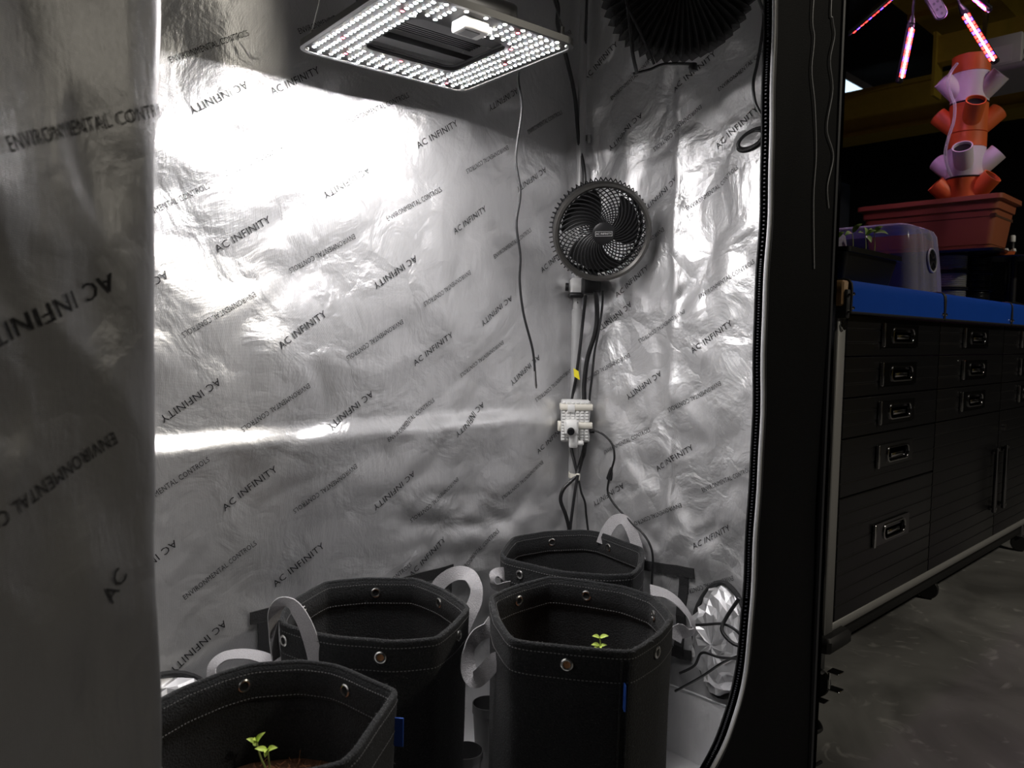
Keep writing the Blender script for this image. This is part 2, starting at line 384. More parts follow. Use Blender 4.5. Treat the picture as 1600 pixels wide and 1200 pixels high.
right_marks = [(1112,527,0,0),(1050,717,0,0),(1110,840,0,0),(1150,200,0,0),(935,95,0,0),(1082,112,0,0),(985,440,0,0),
    (958,495,0,1),(1003,602,0,1),(950,773,0,1),(973,205,0,1),(1028,303,0,1),
    (977,690,1,0),(1135,750,1,0),(1168,103,1,0),(1135,437,1,0),(985,120,1,0),(1112,295,1,0),
    (1030,510,1,1),(1085,620,1,1),(1023,805,1,1),(1055,200,1,1),(1000,385,1,1),(1105,915,1,1),(945,575,1,1)]
for px, py, small, fl_ in right_marks:
    p = at(px, py, 0, TX1-0.006)
    place_print(lambda u, w: P_right(-u, w, 0.0016), -p.y, p.z, SMALL if small else BIG, SS if small else SB, 28 if small else 34, fl_, right, 0.0)
for px, py, fl_ in ((1090, 1136, 0), (760, 1165, 1)):
    p = at(px, py, 2, GZ+0.006)
    place_print(lambda u, w: Vector((u, w, GZ+0.0045+0.0035*max(0, fb(u*6, w*6, 0))+0.0012)), p.x, p.y, SMALL, SS, -38, fl_, tray, 0.0)

# black hook-tape frames of the vent windows
def strap_on(fn, a, b, wdir, name='hook_tape'):
    n = max(6, int((Vector(b)-Vector(a)).length/0.02)); A, B = Vector(a), Vector(b)
    pts = [fn(*A.lerp(B, i/n)) for i in range(n+1)]
    tb(MB().ribbon(pts, 0.021, 0.003, [wdir]*(n+1)), name, WEB_BLACK, smooth=False)
bo = lambda u, w: P_back(u, w, 0.004); ro = lambda u, w: P_right(u, w, 0.004)
strap_on(bo, (0.555, 0.322), (0.972, 0.328), (0, 0, 1)); strap_on(bo, (0.578, 0.312), (0.578, 0.10), (1, 0, 0)); strap_on(bo, (0.955, 0.318), (0.955, 0.12), (1, 0, 0))
strap_on(ro, (1.10, 0.305), (0.862, 0.325), (0, 0, 1)); strap_on(ro, (0.886, 0.314), (0.887, 0.15), (0, 1, 0)); strap_on(ro, (1.06, 0.15), (0.862, 0.154), (0, 0, 1))

# poles of the frame
POLEX, POLEY = 1.306, 1.172
tb(MB().tube([(POLEX, POLEY, z) for z in (GZ+0.006, 0.3, 0.86)], 0.0118, 20), 'pole', POLE)
tb(MB().tube([(POLEX, POLEY, z) for z in (0.86, 0.862, 0.9, 1.3, 1.74)], [0.0118, 0.0096, 0.0096, 0.0096, 0.0096], 20), 'pole', POLE)
tb(MB().tube([(POLEX-0.0075, POLEY-0.0075, 0.876), (POLEX-0.0085, POLEY-0.0085, 0.876)], 0.0022, 10), 'pole_button', NICKEL)
for x, y in ((TX0+0.03, POLEY), (TX0+0.03, TY0+0.03), (1.285, TY0+0.03)):
    tb(MB().tube([(x, y, GZ+0.006), (x, y, 1.74)], 0.0105, 16), 'pole', POLE)
for a, b in (((TX0+0.03, POLEY, 1.73), (POLEX, POLEY, 1.73)), ((TX0+0.03, TY0+0.03, 1.73), (1.285, TY0+0.03, 1.73)), ((POLEX, POLEY, 1.73), (1.285, TY0+0.03, 1.73)), ((TX0+0.03, POLEY, 1.73), (TX0+0.03, TY0+0.03, 1.73)), ((0.53, TY0+0.03, 1.72), (0.53, POLEY, 1.72)), ((0.93, TY0+0.03, 1.72), (0.93, POLEY, 1.72))):
    tb(MB().tube([a, b], 0.0105, 16), 'roof_pole', POLE)

# black front panel to the right of the door, door edge with zip
ZIP = [(1.058, 1.76), (1.064, 1.30), (1.070, 1.16), (1.074, 1.02), (1.071, 0.86), (1.0745, 0.635), (1.066, 0.42), (1.051, 0.291), (1.02, 0.222), (0.97, 0.175), (0.88, 0.13), (0.75, 0.105), (0.5, 0.10), (0.17, 0.10)]
zc = spline([Vector((x, 0, z)) for x, z in ZIP], 8)
def fy(x, z): return TY0-0.004+0.006*fb(x*5, 4.4, z*2.0)*sst(1.08, 1.14, x)
fp = MB(); rings = []
for p in zc:
    if p.z > 0.30: q = Vector((1.306, 0, p.z))
    else:
        k = sst(0.30, 0.105, p.z); q = Vector((1.306, 0, 0.30)).lerp(Vector((1.306, 0, GZ)), min(1, k*1.6)) if k < 0.62 else Vector((p.x+(1.306-p.x)*max(0, (0.97-k))/0.35, 0, GZ))
    rings.append([Vector((p.x+(q.x-p.x)*t, 0, p.z+(q.z-p.z)*t)) for t in lin(0, 1, 12)])
for r_ in rings:
    for v in r_: v.y = fy(v.x, v.z)
fp.loft(rings, closed=False)
front = tb(fp, 'front_panel', BLACKCLOTH)
fl2 = MB(); fl2.loft([[v+Vector((0.004*(v.x < 1.29), 0.005, 0)) for v in r_] for r_ in rings], closed=False)
tb(fl2, 'front_lining', SILVER)
tb(grid(lambda x, z: Vector((x, TY0-0.004, z)), lin(TX0, 1.306, 20), lin(1.70, TZ, 4)), 'door_header', BLACKCLOTH)
def along(off, y=0.0, up=0.0):
    out = []
    for i, p in enumerate(zc):
        t = (zc[min(i+1, len(zc)-1)]-zc[max(i-1, 0)]).normalized(); nrm = Vector((-t.z, 0, t.x))      # towards the panel
        if nrm.x < 0 and p.z > 0.4: nrm = -nrm
        if p.z <= 0.4 and nrm.z > 0: nrm = -nrm
        w = 0.0016*math.sin(p.z*21)+0.001*math.sin(p.z*47)
        out.append(Vector((p.x+nrm.x*(off+w), TY0-0.006+y, p.z+nrm.z*(off+w))))
    return out
tapeP = along(-0.001, 0.004); tb(MB().ribbon(tapeP, 0.014, 0.002, [(p2-p1).normalized().cross(Vector((0, 1, 0))) if (p2-p1).length else Vector((1, 0, 0)) for p1, p2 in zip(tapeP, tapeP[1:]+[tapeP[-1]+tapeP[-1]-tapeP[-2]])]), 'zip_tape', WEB_BLACK)
tth = MB(); tp = spline(along(-0.002, -0.001), 3); acc = 0
for i in range(1, len(tp)):
    seg = (tp[i]-tp[i-1]); n = max(1, int(seg.length/0.0034))
    for k in range(n):
        c = tp[i-1].lerp(tp[i], k/n); fm = Matrix.Translation(c) @ frame(seg, (0, 1, 0))
        tth.box((-0.0014, -0.0035, -0.0009), (0.0014, 0.0035, 0.0009), fm)
tag(tb(tth, 'zip_teeth', PIPING_DARK, smooth=False), kind='stuff')
e_a, e_b, e_c = along(-0.030, -0.024), along(-0.014, -0.016), along(0.018, 0.0)
tb(MB().loft([[p, q, r_] for p, q, r_ in zip(e_a, e_b, e_c)], closed=False), 'door_edge', BLACKCLOTH)
tb(MB().tube(along(-0.030, -0.024), 0.0030, 8), 'door_piping', PIPING)
tb(MB().tube(along(-0.006, -0.014), 0.0028, 8), 'seam_piping', PIPING_DARK)
tb(MB().tube([Vector((1.304, TY0-0.006, z)) for z in lin(GZ+0.02, 1.75, 30)], 0.0055, 8), 'corner_piping', PIPING_DARK)

# opened door flap hanging at the left, silver side towards us
prof = spline([(-0.22, 0.44, 0), (-0.12, 0.462, 0), (-0.02, 0.486, 0), (0.06, 0.510, 0), (0.108, 0.530, 0), (0.142, 0.545, 0), (0.170, 0.556, 0), (0.188, 0.566, 0), (0.193, 0.575, 0), (0.187, 0.583, 0), (0.17, 0.588, 0)], 8)
FU = [0]
for a, b in zip(prof, prof[1:]): FU.append(FU[-1]+(b-a).length)
UE = FU[64]
def flap_at(u, z, off=0.0):
    u = max(0, min(FU[-1]-1e-5, u)); i = 0
    while FU[i+1] < u: i += 1
    p = prof[i].lerp(prof[i+1], (u-FU[i])/(FU[i+1]-FU[i])); t = (prof[i+1]-prof[i]).normalized(); n = Vector((t.y, -t.x, 0))
    w = 0.018*fb(u*6, 8.1, z*3.0)-0.026*bil(u*6+z*2, 5.5, z*3.4)+0.012
    k = sst(UE, UE-0.10, u)
    # a few hand-sized folds
    p = p + n*(w*k+off)
    lean = 0.012*sst(0.85, 1.02, z) - 0.004*sst(0.80, 0.6, z) + 0.008*sst(0.68, 0.5, z)
    p = p + Vector((0.73, 0.68, 0))*lean*sst(0.1, UE, u) + Vector((0.73, 0.68, 0))*0.003*fb(0, 3, z*9)
    return Vector((p.x, p.y, z))
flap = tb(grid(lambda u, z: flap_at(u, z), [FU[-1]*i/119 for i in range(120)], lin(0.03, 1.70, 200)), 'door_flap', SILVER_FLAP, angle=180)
def flap_uv(px, py):
    best = None
    for u in lin(0.0, UE, 90):
        for z in lin(0.3, 1.1, 161):
            q = proj(flap_at(u, z)); e = (q[0]-px)**2+(q[1]-py)**2
            if best is None or e < best[0]: best = (e, u, z)
    return best[1:]
for px, py, small, fl_ in ((82, 482, 0, 1), (148, 192, 1, 0), (178, 920, 2, 0), (50, 770, 1, 1)):
    u, z = flap_uv(px, py)
    o = place_print(lambda a, w: flap_at(a, w, 0.0012), u, z, (BIG, SMALL, 'AC')[small], 0, 45 if small == 2 else 25, fl_, flap, 0.00015)

# crumpled foil duct sleeves
def sleeve(fn, cu, cz, ru, rz, depth, seed):
    rings = []
    n = 26
    for k in range(9):
        f = k/8; rr = math.cos(f*PI/2)**0.6 if k < 8 else 0.02
        rings.append([])
        for i in range(n):
            a = 2*PI*i/n; e = 0.010*noise.noise(Vector((3*math.cos(a)+seed, 3*math.sin(a), f*5)))+0.0045*random.uniform(-1, 1)
            base = fn(cu+(ru*rr+e)*math.cos(a), max(0.012, cz+(rz*rr+e)*math.sin(a)), 0.004)
            rings[-1].append((base, depth*math.sin(f*PI/2)+e*0.6))
    return rings
rg = sleeve(P_right, 0.785, 0.215, 0.066, 0.105, 0.045, 3.0)
tb(MB().loft([[p-Vector((max(0.001, d), 0, 0)) for p, d in r] for r in rg], False, True), 'duct_sleeve', FOIL, smooth=False)
rg = sleeve(P_back, 0.395, 0.175, 0.10, 0.092, 0.05, 9.0)
tb(MB().loft([[p-Vector((0, max(0.001, d), 0)) for p, d in r] for r in rg], False, True), 'duct_sleeve', FOIL, smooth=False)
tb(MB().tube([P_right(0.785+0.070*math.cos(a), max(0.015, 0.215+0.110*math.sin(a)), 0.006) for a in lin(0, 2*PI, 41)], 0.005, 6), 'port_rim', WEB_BLACK)
tb(MB().tube([P_back(0.395+0.106*math.cos(a), max(0.015, 0.175+0.098*math.sin(a)), 0.006) for a in lin(0, 2*PI, 41)], 0.005, 6), 'port_rim', WEB_BLACK)

# ================================================================ things in the tent
def part(mb, name, m, parent, **k): return mb.build(name, m, parent, **k)

# ---- LED grow light
LX, LY, LH = 0.297, 0.280, 1.216
led = thing('led_grow_light', 'square white LED grow light board with an open centre hanging under the tent roof', 'grow light', loc=(0.706, 0.921, LH))
led.rotation_euler.z = math.radians(-4.3)
def rrect(w, h, r, n=6):
    out = []
    for cx, cy, a0 in ((w/2-r, h/2-r, 0), (-w/2+r, h/2-r, PI/2), (-w/2+r, -h/2+r, PI), (w/2-r, -h/2+r, 1.5*PI)):
        out += [(cx+r*math.cos(a0+PI/2*k/n), cy+r*math.sin(a0+PI/2*k/n)) for k in range(n+1)]
    return out
def ringplate(ow, oh, orr, iw, ih, ir, z0, z1):
    a = rrect(ow, oh, orr); b = rrect(iw, ih, ir)
    f = lambda P, z: [(x, y, z) for x, y in P]
    return MB().loft([f(a, z0), f(a, z1), f(b, z1), f(b, z0), f(a, z0)])
part(ringplate(LX, LY, 0.020, 0.160, 0.146, 0.018, 0.0, 0.004), 'board', PLATE, led)
part(ringplate(LX+0.006, LY+0.006, 0.022, 0.154, 0.140, 0.016, 0.0042, 0.0075), 'backing', PLATE_TOP, led)
part(ringplate(LX+0.008, LY+0.008, 0.024, LX-0.004, LY-0.004, 0.019, -0.002, 0.0075), 'rim', mat('rim_metal', (0.10, 0.10, 0.10), 0.4, 0.8), led)
dome = MB().lathe([(0.0026, -0.0006), (0.0022, -0.0009), (0.0011, -0.0011)], 10, cap1=True)
dm = {}
for nm, mm in (('w', LEDW), ('c', LEDC), ('r', LEDR)):
    me = bpy.data.meshes.new('diode'); me.from_pydata(dome.v, [], [f[::-1] for f in dome.f]); me.shade_smooth(); me.materials.append(mm); dm[nm] = me
base_me = None
hs_ = MB()
for i in range(18):
    for j in range(25):
        x = -0.1343+0.0158*i; y = -0.1296+0.0108*j
        y += 0.0027 if i % 2 else -0.0027
        if abs(x) < 0.0845 and abs(y) < 0.0785: continue
        if abs(x) > 0.13 and abs(y) > 0.122: continue
        if -0.045 < x < 0.02 and -0.128 < y < -0.085: continue            # under the connector
        k = 'r' if (i*7+j*3) % 29 == 0 else ('c' if (i+j) % 2 else 'w')
        o = link('diode', dm[k], led); o.location = (x, y, 0.0); hs_.lathe([(0.0026, 0.0), (0.0026, -0.0006)], 10, Matrix.Translation((x, y, 0)))
tag(part(hs_, 'diode_seats', mat('diode_seat', (0.10, 0.10, 0.10), 0.6), led), kind='stuff')
for sx in (-1, 1):
    for sy in (-1, 1):
        sc = part(MB().lathe([(0.0, -0.002), (0.003, -0.002), (0.004, -0.0005), (0.004, 0.001)], 10), 'screw', NICKEL, led); sc.location = (sx*(LX/2-0.009), sy*(LY/2-0.009), 0)
        sc = part(MB().lathe([(0.0, -0.002), (0.0025, -0.002), (0.0032, -0.0005), (0.0032, 0.001)], 10), 'screw', NICKEL, led); sc.location = (sx*0.083, sy*0.076, 0)
cn = part(MB().cbox((-0.036, -0.122, -0.0155), (0.006, -0.093, -0.0005), 0.0015), 'connector', WHITEPLASTIC, led)
part(MB().box((-0.030, -0.117, -0.0165), (-0.006, -0.098, -0.0154)), 'connector_socket', mat('grey_socket', (0.25, 0.25, 0.25), 0.5), cn, smooth=False)
part(MB().box((0.006, -0.118, -0.012), (0.013, -0.112, -0.003)).box((0.006, -0.104, -0.012), (0.013, -0.098, -0.003)), 'connector_latch', WHITEPLASTIC, cn, smooth=False)
# driver and finned heat sink above the opening
drv = part(MB().cbox((-0.105, -0.062, 0.030), (0.105, 0.020, 0.070), 0.004), 'driver', HEATSINK, led)
fin = MB()
for k in range(13): fin.box((-0.075, -0.058+k*0.0062, 0.0165), (0.075, -0.0552+k*0.0062, 0.030))
part(fin, 'heatsink_fin_block', HEATSINK, drv, smooth=False)
for sy in (-1, 1): part(MB().box((-0.145, sy*0.045-0.012, 0.0078), (0.145, sy*0.045+0.012, 0.0165)), 'bracket', PLATE_TOP, led, smooth=False)
for sx in (-1, 1):
    for sy in (-1, 1):
        part(MB().tube([(sx*0.133, sy*0.127, 0.006), (sx*0.133, sy*0.127, 0.026)], 0.003, 8), 'eye_bolt', NICKEL, led)
        part(MB().tube([(sx*0.133, sy*0.127, 0.026), (sx*0.10, sy*0.0, 0.34)], 0.0008, 5), 'hanging_wire', NICKEL, led)
for sx in (-1, 1): part(MB().tube([(sx*0.10, 0, 0.34), (sx*0.10, 0, 0.505)], 0.0018, 6), 'hanging_rope', CABLE, led)
part(MB().tube(spline([(-0.015, -0.105, -0.006), (-0.015, -0.088, 0.004), (-0.02, -0.06, 0.02), (0.0, -0.03, 0.03)], 6), 0.0024, 6), 'lead_wire', GREYPLASTIC, led)

# ---- temperature probe hanging from the lamp
pw = [dep(x, y, d) for x, y, d in ((812, 96, 1.27), (810, 125, 1.30), (815, 170, 1.32), (806, 245, 1.33), (813, 300, 1.335), (807, 350, 1.34), (813, 400, 1.345), (812, 440, 1.35), (818, 490, 1.355), (832, 545, 1.36), (836, 582, 1.36))]
pr = thing('temperature_probe', 'thin probe lead with silver tip dangling from the grow light', 'probe', loc=dep(837, 606, 1.36))
def wpart(mb, name, m, th, **k):
    o = mb.build(name, m, th, **k); o.matrix_parent_inverse = Matrix.LocRotScale(th.location, th.rotation_euler, None).inverted(); return o
wpart(MB().tube(spline(pw, 8), 0.0022, 8), 'lead', CABLE, pr)
wpart(MB().tube([dep(836, 580, 1.36), dep(837.5, 602, 1.36), dep(838, 607, 1.36)], [0.0028, 0.0028, 0.0015], 10), 'tip', CHROME, pr)

# ---- clip fan on the corner pole
FC = dep(941, 363, 1.565)
fz = ((EYE-FC).normalized()+RT*0.20-UP*0.20).normalized()
fan = thing('clip_fan', 'round black clip fan with graphite rim and spiral grille on the corner pole', 'fan', loc=FC)
FR = frame(fz, RT); fan.rotation_euler = FR.to_euler()
R0 = 0.0985
part(MB().lathe([(R0-0.009, -0.004), (R0-0.010, 0.006), (R0-0.006, 0.011), (R0-0.001, 0.0105), (R0+0.002, 0.004), (R0+0.0015, -0.010), (R0-0.004, -0.012), (R0-0.009, -0.004)], 72), 'front_ring', FANRING, fan)
def spokes(n, r0, r1, z0, z1, tw, bulge, rad, rot=0.0):
    mb = MB()
    for k in range(n):
        a = 2*PI*k/n+rot; pts = []
        for i in range(8):
            t = i/7; r = r0+(r1-r0)*t; b = a+tw*t
            pts.append((r*math.cos(b), r*math.sin(b), z0+(z1-z0)*t+bulge*math.sin(PI*t)))
        mb.tube(pts, rad, 5, False)
    return mb
hubz = 0.012
part(spokes(40, 0.018, R0-0.008, hubz-0.002, 0.004, 1.05, 0.004, 0.0014), 'front_grille', BLACKPLASTIC, fan)
hub = part(MB().lathe([(0.0, hubz+0.004), (0.019, hubz+0.0035), (0.0225, hubz+0.001), (0.0225, hubz-0.005)], 40), 'hub_cap', BLACKPLASTIC, fan)
V, Fc = text_mesh('AC INFINITY', 0.0052, 0.00005)
mb = MB(); mb.add([(v.x, v.y, hubz+0.0042) for v in V], Fc); part(mb, 'logo', mat('logo_white', (0.7, 0.7, 0.7), 0.5), hub, smooth=False)
w_, h_ = 0.0172, 0.0042
fr = MB()
for lo, hi in (((-w_, h_), (w_, h_+0.0005)), ((-w_, -h_-0.0005), (w_, -h_)), ((-w_, -h_), (-w_+0.0005, h_)), ((w_-0.0005, -h_), (w_, h_))): fr.box((*lo, hubz+0.0038), (*hi, hubz+0.0044))
part(fr, 'logo_border', MATS['logo_white'], hub, smooth=False)
for k in range(3):                                                       # wide swept blades
    mb = MB(); a0 = math.radians(115+120*k); G = []
    for i in range(9):
        t = i/8; r = 0.020+(0.081-0.020)*t; sp = 1.05+0.45*math.sin(PI*min(1, t*0.62)); row = []
        for j in range(9):
            s_ = j/8-0.5; b = a0+0.45*t+s_*sp*1.0
            row.append(Vector((r*math.cos(b), r*math.sin(b), -0.022+s_*0.026*(1-0.3*t))))
        G.append(row)
    mb.loft(G, closed=False); mb.loft([[p-Vector((0, 0, 0.0012)) for p in r_] for r_ in G], closed=False)
    part(mb, 'blade', mat('blade_black', (0.004, 0.004, 0.0045), 0.6), fan)
part(MB().lathe([(0.0, -0.006), (0.019, -0.008), (0.021, -0.014), (0.021, -0.038), (0.0, -0.040)], 24), 'motor', BLACKPLASTIC, fan)
part(spokes(40, 0.020, R0-0.006, -0.050, -0.044, -1.15, -0.004, 0.0013), 'rear_grille', BLACKPLASTIC, fan)
cg = MB()
for k in range(64):
    a = 2*PI*k/64; c, s_ = math.cos(a), math.sin(a); r = R0-0.005
    cg.tube([(r*c, r*s_, -0.008), ((r+0.002)*c, (r+0.002)*s_, -0.03), (r*c, r*s_, -0.046), ((r-0.012)*c, (r-0.012)*s_, -0.051)], 0.0014, 5, False)
    cg.tube([((R0+0.001)*c, (R0+0.001)*s_, -0.012), ((R0+0.0065)*math.cos(a+0.03), (R0+0.0065)*math.sin(a+0.03), -0.024), ((R0-0.003)*math.cos(a+0.05), (R0-0.003)*math.sin(a+0.05), -0.034)], 0.0013, 5, False)
part(cg, 'cage_ribs', BLACKPLASTIC, fan)
part(MB().lathe([(R0-0.010, -0.049), (R0-0.006, -0.046), (R0-0.003, -0.049), (R0-0.006, -0.053), (R0-0.010, -0.049)], 60), 'rear_ring', BLACKPLASTIC, fan)
# neck and pole clamp
inv = (Matrix.Translation(FC) @ FR).inverted()
nk = dep(928, 452, 1.60)
wp = lambda mb, name, m, **k: wpart(mb, name, m, fan, **k)
bR = Matrix.Translation(Vector((POLEX, POLEY, 0))) @ frame((0, 0, 1), (0.7266, -0.687, 0))
zc1 = dep(905, 452, 1.74).z
wp(MB().cbox((-0.017, -0.020, zc1-0.016), (0.017, 0.018, zc1+0.024), 0.004, bR), 'pole_clamp', GREYPLASTIC)
wp(MB().cbox((-0.020, -0.024, zc1-0.020), (0.012, 0.020, zc1-0.008), 0.003, bR), 'clamp_jaw', BLACKPLASTIC)
wp(MB().cbox((0.006, -0.055, zc1-0.012), (0.046, 0.005, zc1+0.026), 0.005, bR), 'neck', BLACKPLASTIC)
wp(MB().tube([bR @ Vector((0.026, -0.045, zc1+0.02)), bR @ Vector((0.030, -0.085, zc1+0.06)), FC-fz*0.045], 0.011, 12), 'swivel_arm', BLACKPLASTIC)
wp(MB().tube([bR @ Vector((-0.021, -0.01, zc1+0.004)), bR @ Vector((-0.028, -0.01, zc1+0.004))], 0.009, 12), 'clamp_knob', BLACKPLASTIC)

# ---- pleated black carbon filter under the roof
CC = Vector((1.105, 0.775, 1.405)); cax = Vector((-0.70, -0.68, -0.22)).normalized()
cf = thing('carbon_filter', 'black drum filter with a pleated round end hanging in the dark upper corner', 'air filter', loc=CC)
cf.rotation_euler = frame(cax, (0, 0, 1)).to_euler()
NP = 52; rings = []
for r, z, am in ((0.020, 0.012, 0.0), (0.05, 0.010, 0.003), (0.09, 0.004, 0.006), (0.122, -0.006, 0.009), (0.128, -0.02, 0.008), (0.128, -0.09, 0.008), (0.115, -0.12, 0.006)):
    rings.append([((r+(am if i % 2 else -am)*0.7)*math.cos(PI*i/NP), (r+(am if i % 2 else -am)*0.7)*math.sin(PI*i/NP), z+(am if i % 2 else -am)*0.6) for i in range(2*NP)])
part(MB().loft(rings, True, True), 'pleated_sleeve', mat('black_pleat', (0.006, 0.006, 0.006), 0.7), cf, smooth=False)
part(MB().lathe([(0.0, 0.016), (0.018, 0.015), (0.022, 0.010), (0.022, 0.004)], 20), 'end_cap', BLACKPLASTIC, cf)
wpart(MB().tube(spline([dep(975, -30, 1.16), dep(985, 40, 1.16), dep(988, 80, 1.17), dep(995, 113, 1.2)], 6), 0.003, 6), 'hanging_strap', WEB_BLACK, cf)
wpart(MB().tube(spline([dep(980, 10, 1.15), dep(1005, 60, 1.16), dep(1022, 100, 1.18)], 6), 0.0022, 6), 'hanging_cord', WEB_BLACK, cf)
for dx in (-0.02, 0.03): wpart(MB().tube([CC+Vector((0.03+dx, 0.03-dx, 0.12)), CC+Vector((0.03+dx, 0.03-dx, 0.34))], 0.004, 8), 'hanging_strap', WEB_BLACK, cf)
cable('filter_cable', [dep(988, 116, 1.22), dep(1015, 109, 1.24), dep(1040, 100, 1.26), dep(1085, 100, 1.27)], 0.0024, 'short black cord looped along the lower edge of the pleated filter')
part_k = MB().lathe([(0.0, 0.008), (0.006, 0.006), (0.008, 0.0), (0.006, -0.006), (0.0, -0.008)], 10, Matrix.Translation(dep(1083, 105, 1.27)))
tag(part_k.build('cord_knob', BLACKPLASTIC), 'small black knob on the end of the cord under the pleated filter', 'knob')

# ---- camera box strapped to the corner pole
BC = Vector((POLEX, POLEY, 0)) + Vector((-0.687, -0.7266, 0))*0.030
zt, zb = dep(900, 624, 1.73).z, dep(900, 690, 1.73).z
bx = thing('camera_box', 'white ribbed camera box with black lens strapped to the corner pole', 'camera', loc=(BC.x, BC.y, zb))
bx.rotation_euler = frame((0, 0, 1), (0.7266, -0.687, 0)).to_euler()
H = zt-zb
part(MB().cbox((-0.033, -0.010, 0), (0.031, 0.016, H), 0.003), 'housing', GREYPLASTIC, bx)
for k in range(6):
    mb = MB(); x = -0.0285+k*0.0104
    for q in range(13): mb.cbox((x-0.0035, -0.0128, 0.004+q*H*0.072), (x+0.0035, -0.0098, 0.004+q*H*0.072+H*0.046), 0.0008)
    part(mb, 'rib', WHITEPLASTIC, bx, smooth=False)
part(MB().cbox((-0.036, -0.0150, H*0.76), (0.036, 0.018, H*0.90), 0.001), 'strap', CREAM, bx)
part(MB().cbox((0.000, -0.0150, H*0.33), (0.036, 0.018, H*0.47), 0.001), 'strap', CREAM, bx)
part(MB().cbox((-0.040, -0.006, H*0.25), (-0.033, 0.012, H*0.48), 0.001), 'strap_end', CREAM, bx)
part(MB().cbox((-0.020, -0.0165, H*0.72), (-0.004, -0.0148, H*0.90), 0.0006), 'strap_buckle', WHITEPLASTIC, bx)
cm = part(MB().cbox((-0.027, -0.040, H*0.20), (0.003, -0.010, H*0.55), 0.004), 'camera_head', WHITEPLASTIC, bx)
part(MB().tube([(-0.014, -0.040, H*0.30), (-0.015, -0.052, H*0.29)], 0.0068, 16), 'lens', BLACKGLOSS, cm)
part(MB().tube([(-0.013, -0.036, H*0.30), (-0.014, -0.046, H*0.295)], 0.0082, 16), 'lens_ring', BLACKPLASTIC, cm)
part(MB().cbox((-0.016, -0.036, -H*0.10), (0.002, -0.014, H*0.20), 0.002), 'tab', WHITEPLASTIC, bx)
part(MB().cbox((0.002, -0.034, -H*0.04), (0.016, -0.016, H*0.06), 0.002), 'tab', WHITEPLASTIC, bx)

# ---- cables round the pole
def dp(pts):                                 # keep the point in front of the lining
    out = []
    for px, py, d in pts:
        r = ray(px, py); out.append(EYE+r*min(d, (TX1-0.032)/r.x, (TY1-0.028)/r.y))
    return out
cable('fan_cable', dp([(915, 462, 1.68), (911, 500, 1.71), (906, 545, 1.72), (900, 590, 1.73), (894, 626, 1.75), (892, 690, 1.755), (897, 720, 1.74), (903, 742, 1.735)]), 0.0035, 'black cable from the fan carrying a yellow tag down to the white box')
yt = MB(); c0 = dep(901, 584, 1.725)
yt.loft([[dep(x, y, d) for x, y in ((896, 575), (904, 580), (906, 594), (897, 588))] for d in (1.716, 1.7155)], True, True)
tag(yt.build('cable_tag', YELLOW, smooth=False), 'small yellow tape flag on the black fan cable', 'tag')
cable('thick_cable', dp([(931, 455, 1.66), (933, 490, 1.69), (930, 520, 1.71), (918, 560, 1.72), (913, 600, 1.735), (913, 626, 1.745), (914, 695, 1.75), (908, 720, 1.74), (902, 742, 1.735)]), 0.0052, 'thick black cable bowing right beside the pole under the fan')
cable('thin_cable', dp([(942, 455, 1.66), (941, 480, 1.69), (935, 520, 1.72), (929, 550, 1.73), (925, 590, 1.74), (921, 626, 1.745), (920, 680, 1.745), (912, 700, 1.735), (906, 725, 1.735), (903, 742, 1.735)]), 0.0026, 'thin black cable right of the thick one under the fan')
cable('looped_cable', dp([(903, 742, 1.728), (892, 752, 1.725), (880, 765, 1.72), (876, 782, 1.72), (884, 805, 1.72), (890, 830, 1.72), (892, 850, 1.72)]), 0.0042, 'black cable bulging left of the pole below the white tie')
cable('straight_cable', dp([(903, 742, 1.722), (899, 765, 1.722), (894, 800, 1.722), (891, 828, 1.722), (891, 850, 1.722)]), 0.0034, 'straight black cable running down the pole below the white tie')
cable('thin_cable', dp([(903, 742, 1.725), (908, 768, 1.725), (914, 785, 1.73), (916, 805, 1.735), (919, 830, 1.735)]), 0.0024, 'thin dark cable curving right of the pole below the white tie')
def tie(px, py, d, w, h, name, label, m):
    c = dep(px, py, d); fm = Matrix.Translation(c) @ frame((0, 0, 1), (0.7266, -0.687, 0))
    t = thing(name, label, 'cable tie', loc=c); t.rotation_euler = frame((0, 0, 1), (0.7266, -0.687, 0)).to_euler()
    pts = [(w*math.cos(a), 0.022*math.sin(a)+0.012, 0) for a in lin(0, 2*PI, 25)]
    part(MB().ribbon(pts, h, 0.0016, [(0, 0, 1)]*25), 'band', m, t)
    part(MB().cbox((w-0.010, -0.014, -h*0.9), (w-0.002, -0.004, h*0.55), 0.0015), 'tail', m, t)
tie(898, 743, 1.735, 0.0125, 0.011, 'cable_tie', 'white tie binding the cables to the pole below the camera box', CREAM)
tie(912, 217, 1.735, 0.0165, 0.013, 'cable_tie', 'grey tie binding cables to the pole above the fan', mat('grey_tie', (0.3, 0.3, 0.29), 0.6))
cable('lamp_cable', [Vector((0.96, 1.10, 1.72)), Vector((0.99, 1.10, 1.55))]+dp([(864, -10, 1.50), (872, 40, 1.55), (885, 90, 1.62), (898, 150, 1.70), (904, 215, 1.735), (908, 240, 1.74), (913, 270, 1.74), (914, 300, 1.72), (918, 345, 1.70)]), 0.0045, 'black cable sloping from the lamp to the corner pole above the fan')
cable('roof_cable', [Vector((1.27, 1.12, 1.72)), Vector((1.265, 1.115, 1.60))]+dp([(918, -15, 1.62), (915, 60, 1.70), (908, 150, 1.72), (906, 215, 1.73), (912, 260, 1.735)]), 0.003, 'dark cable running straight down the corner pole from the roof')
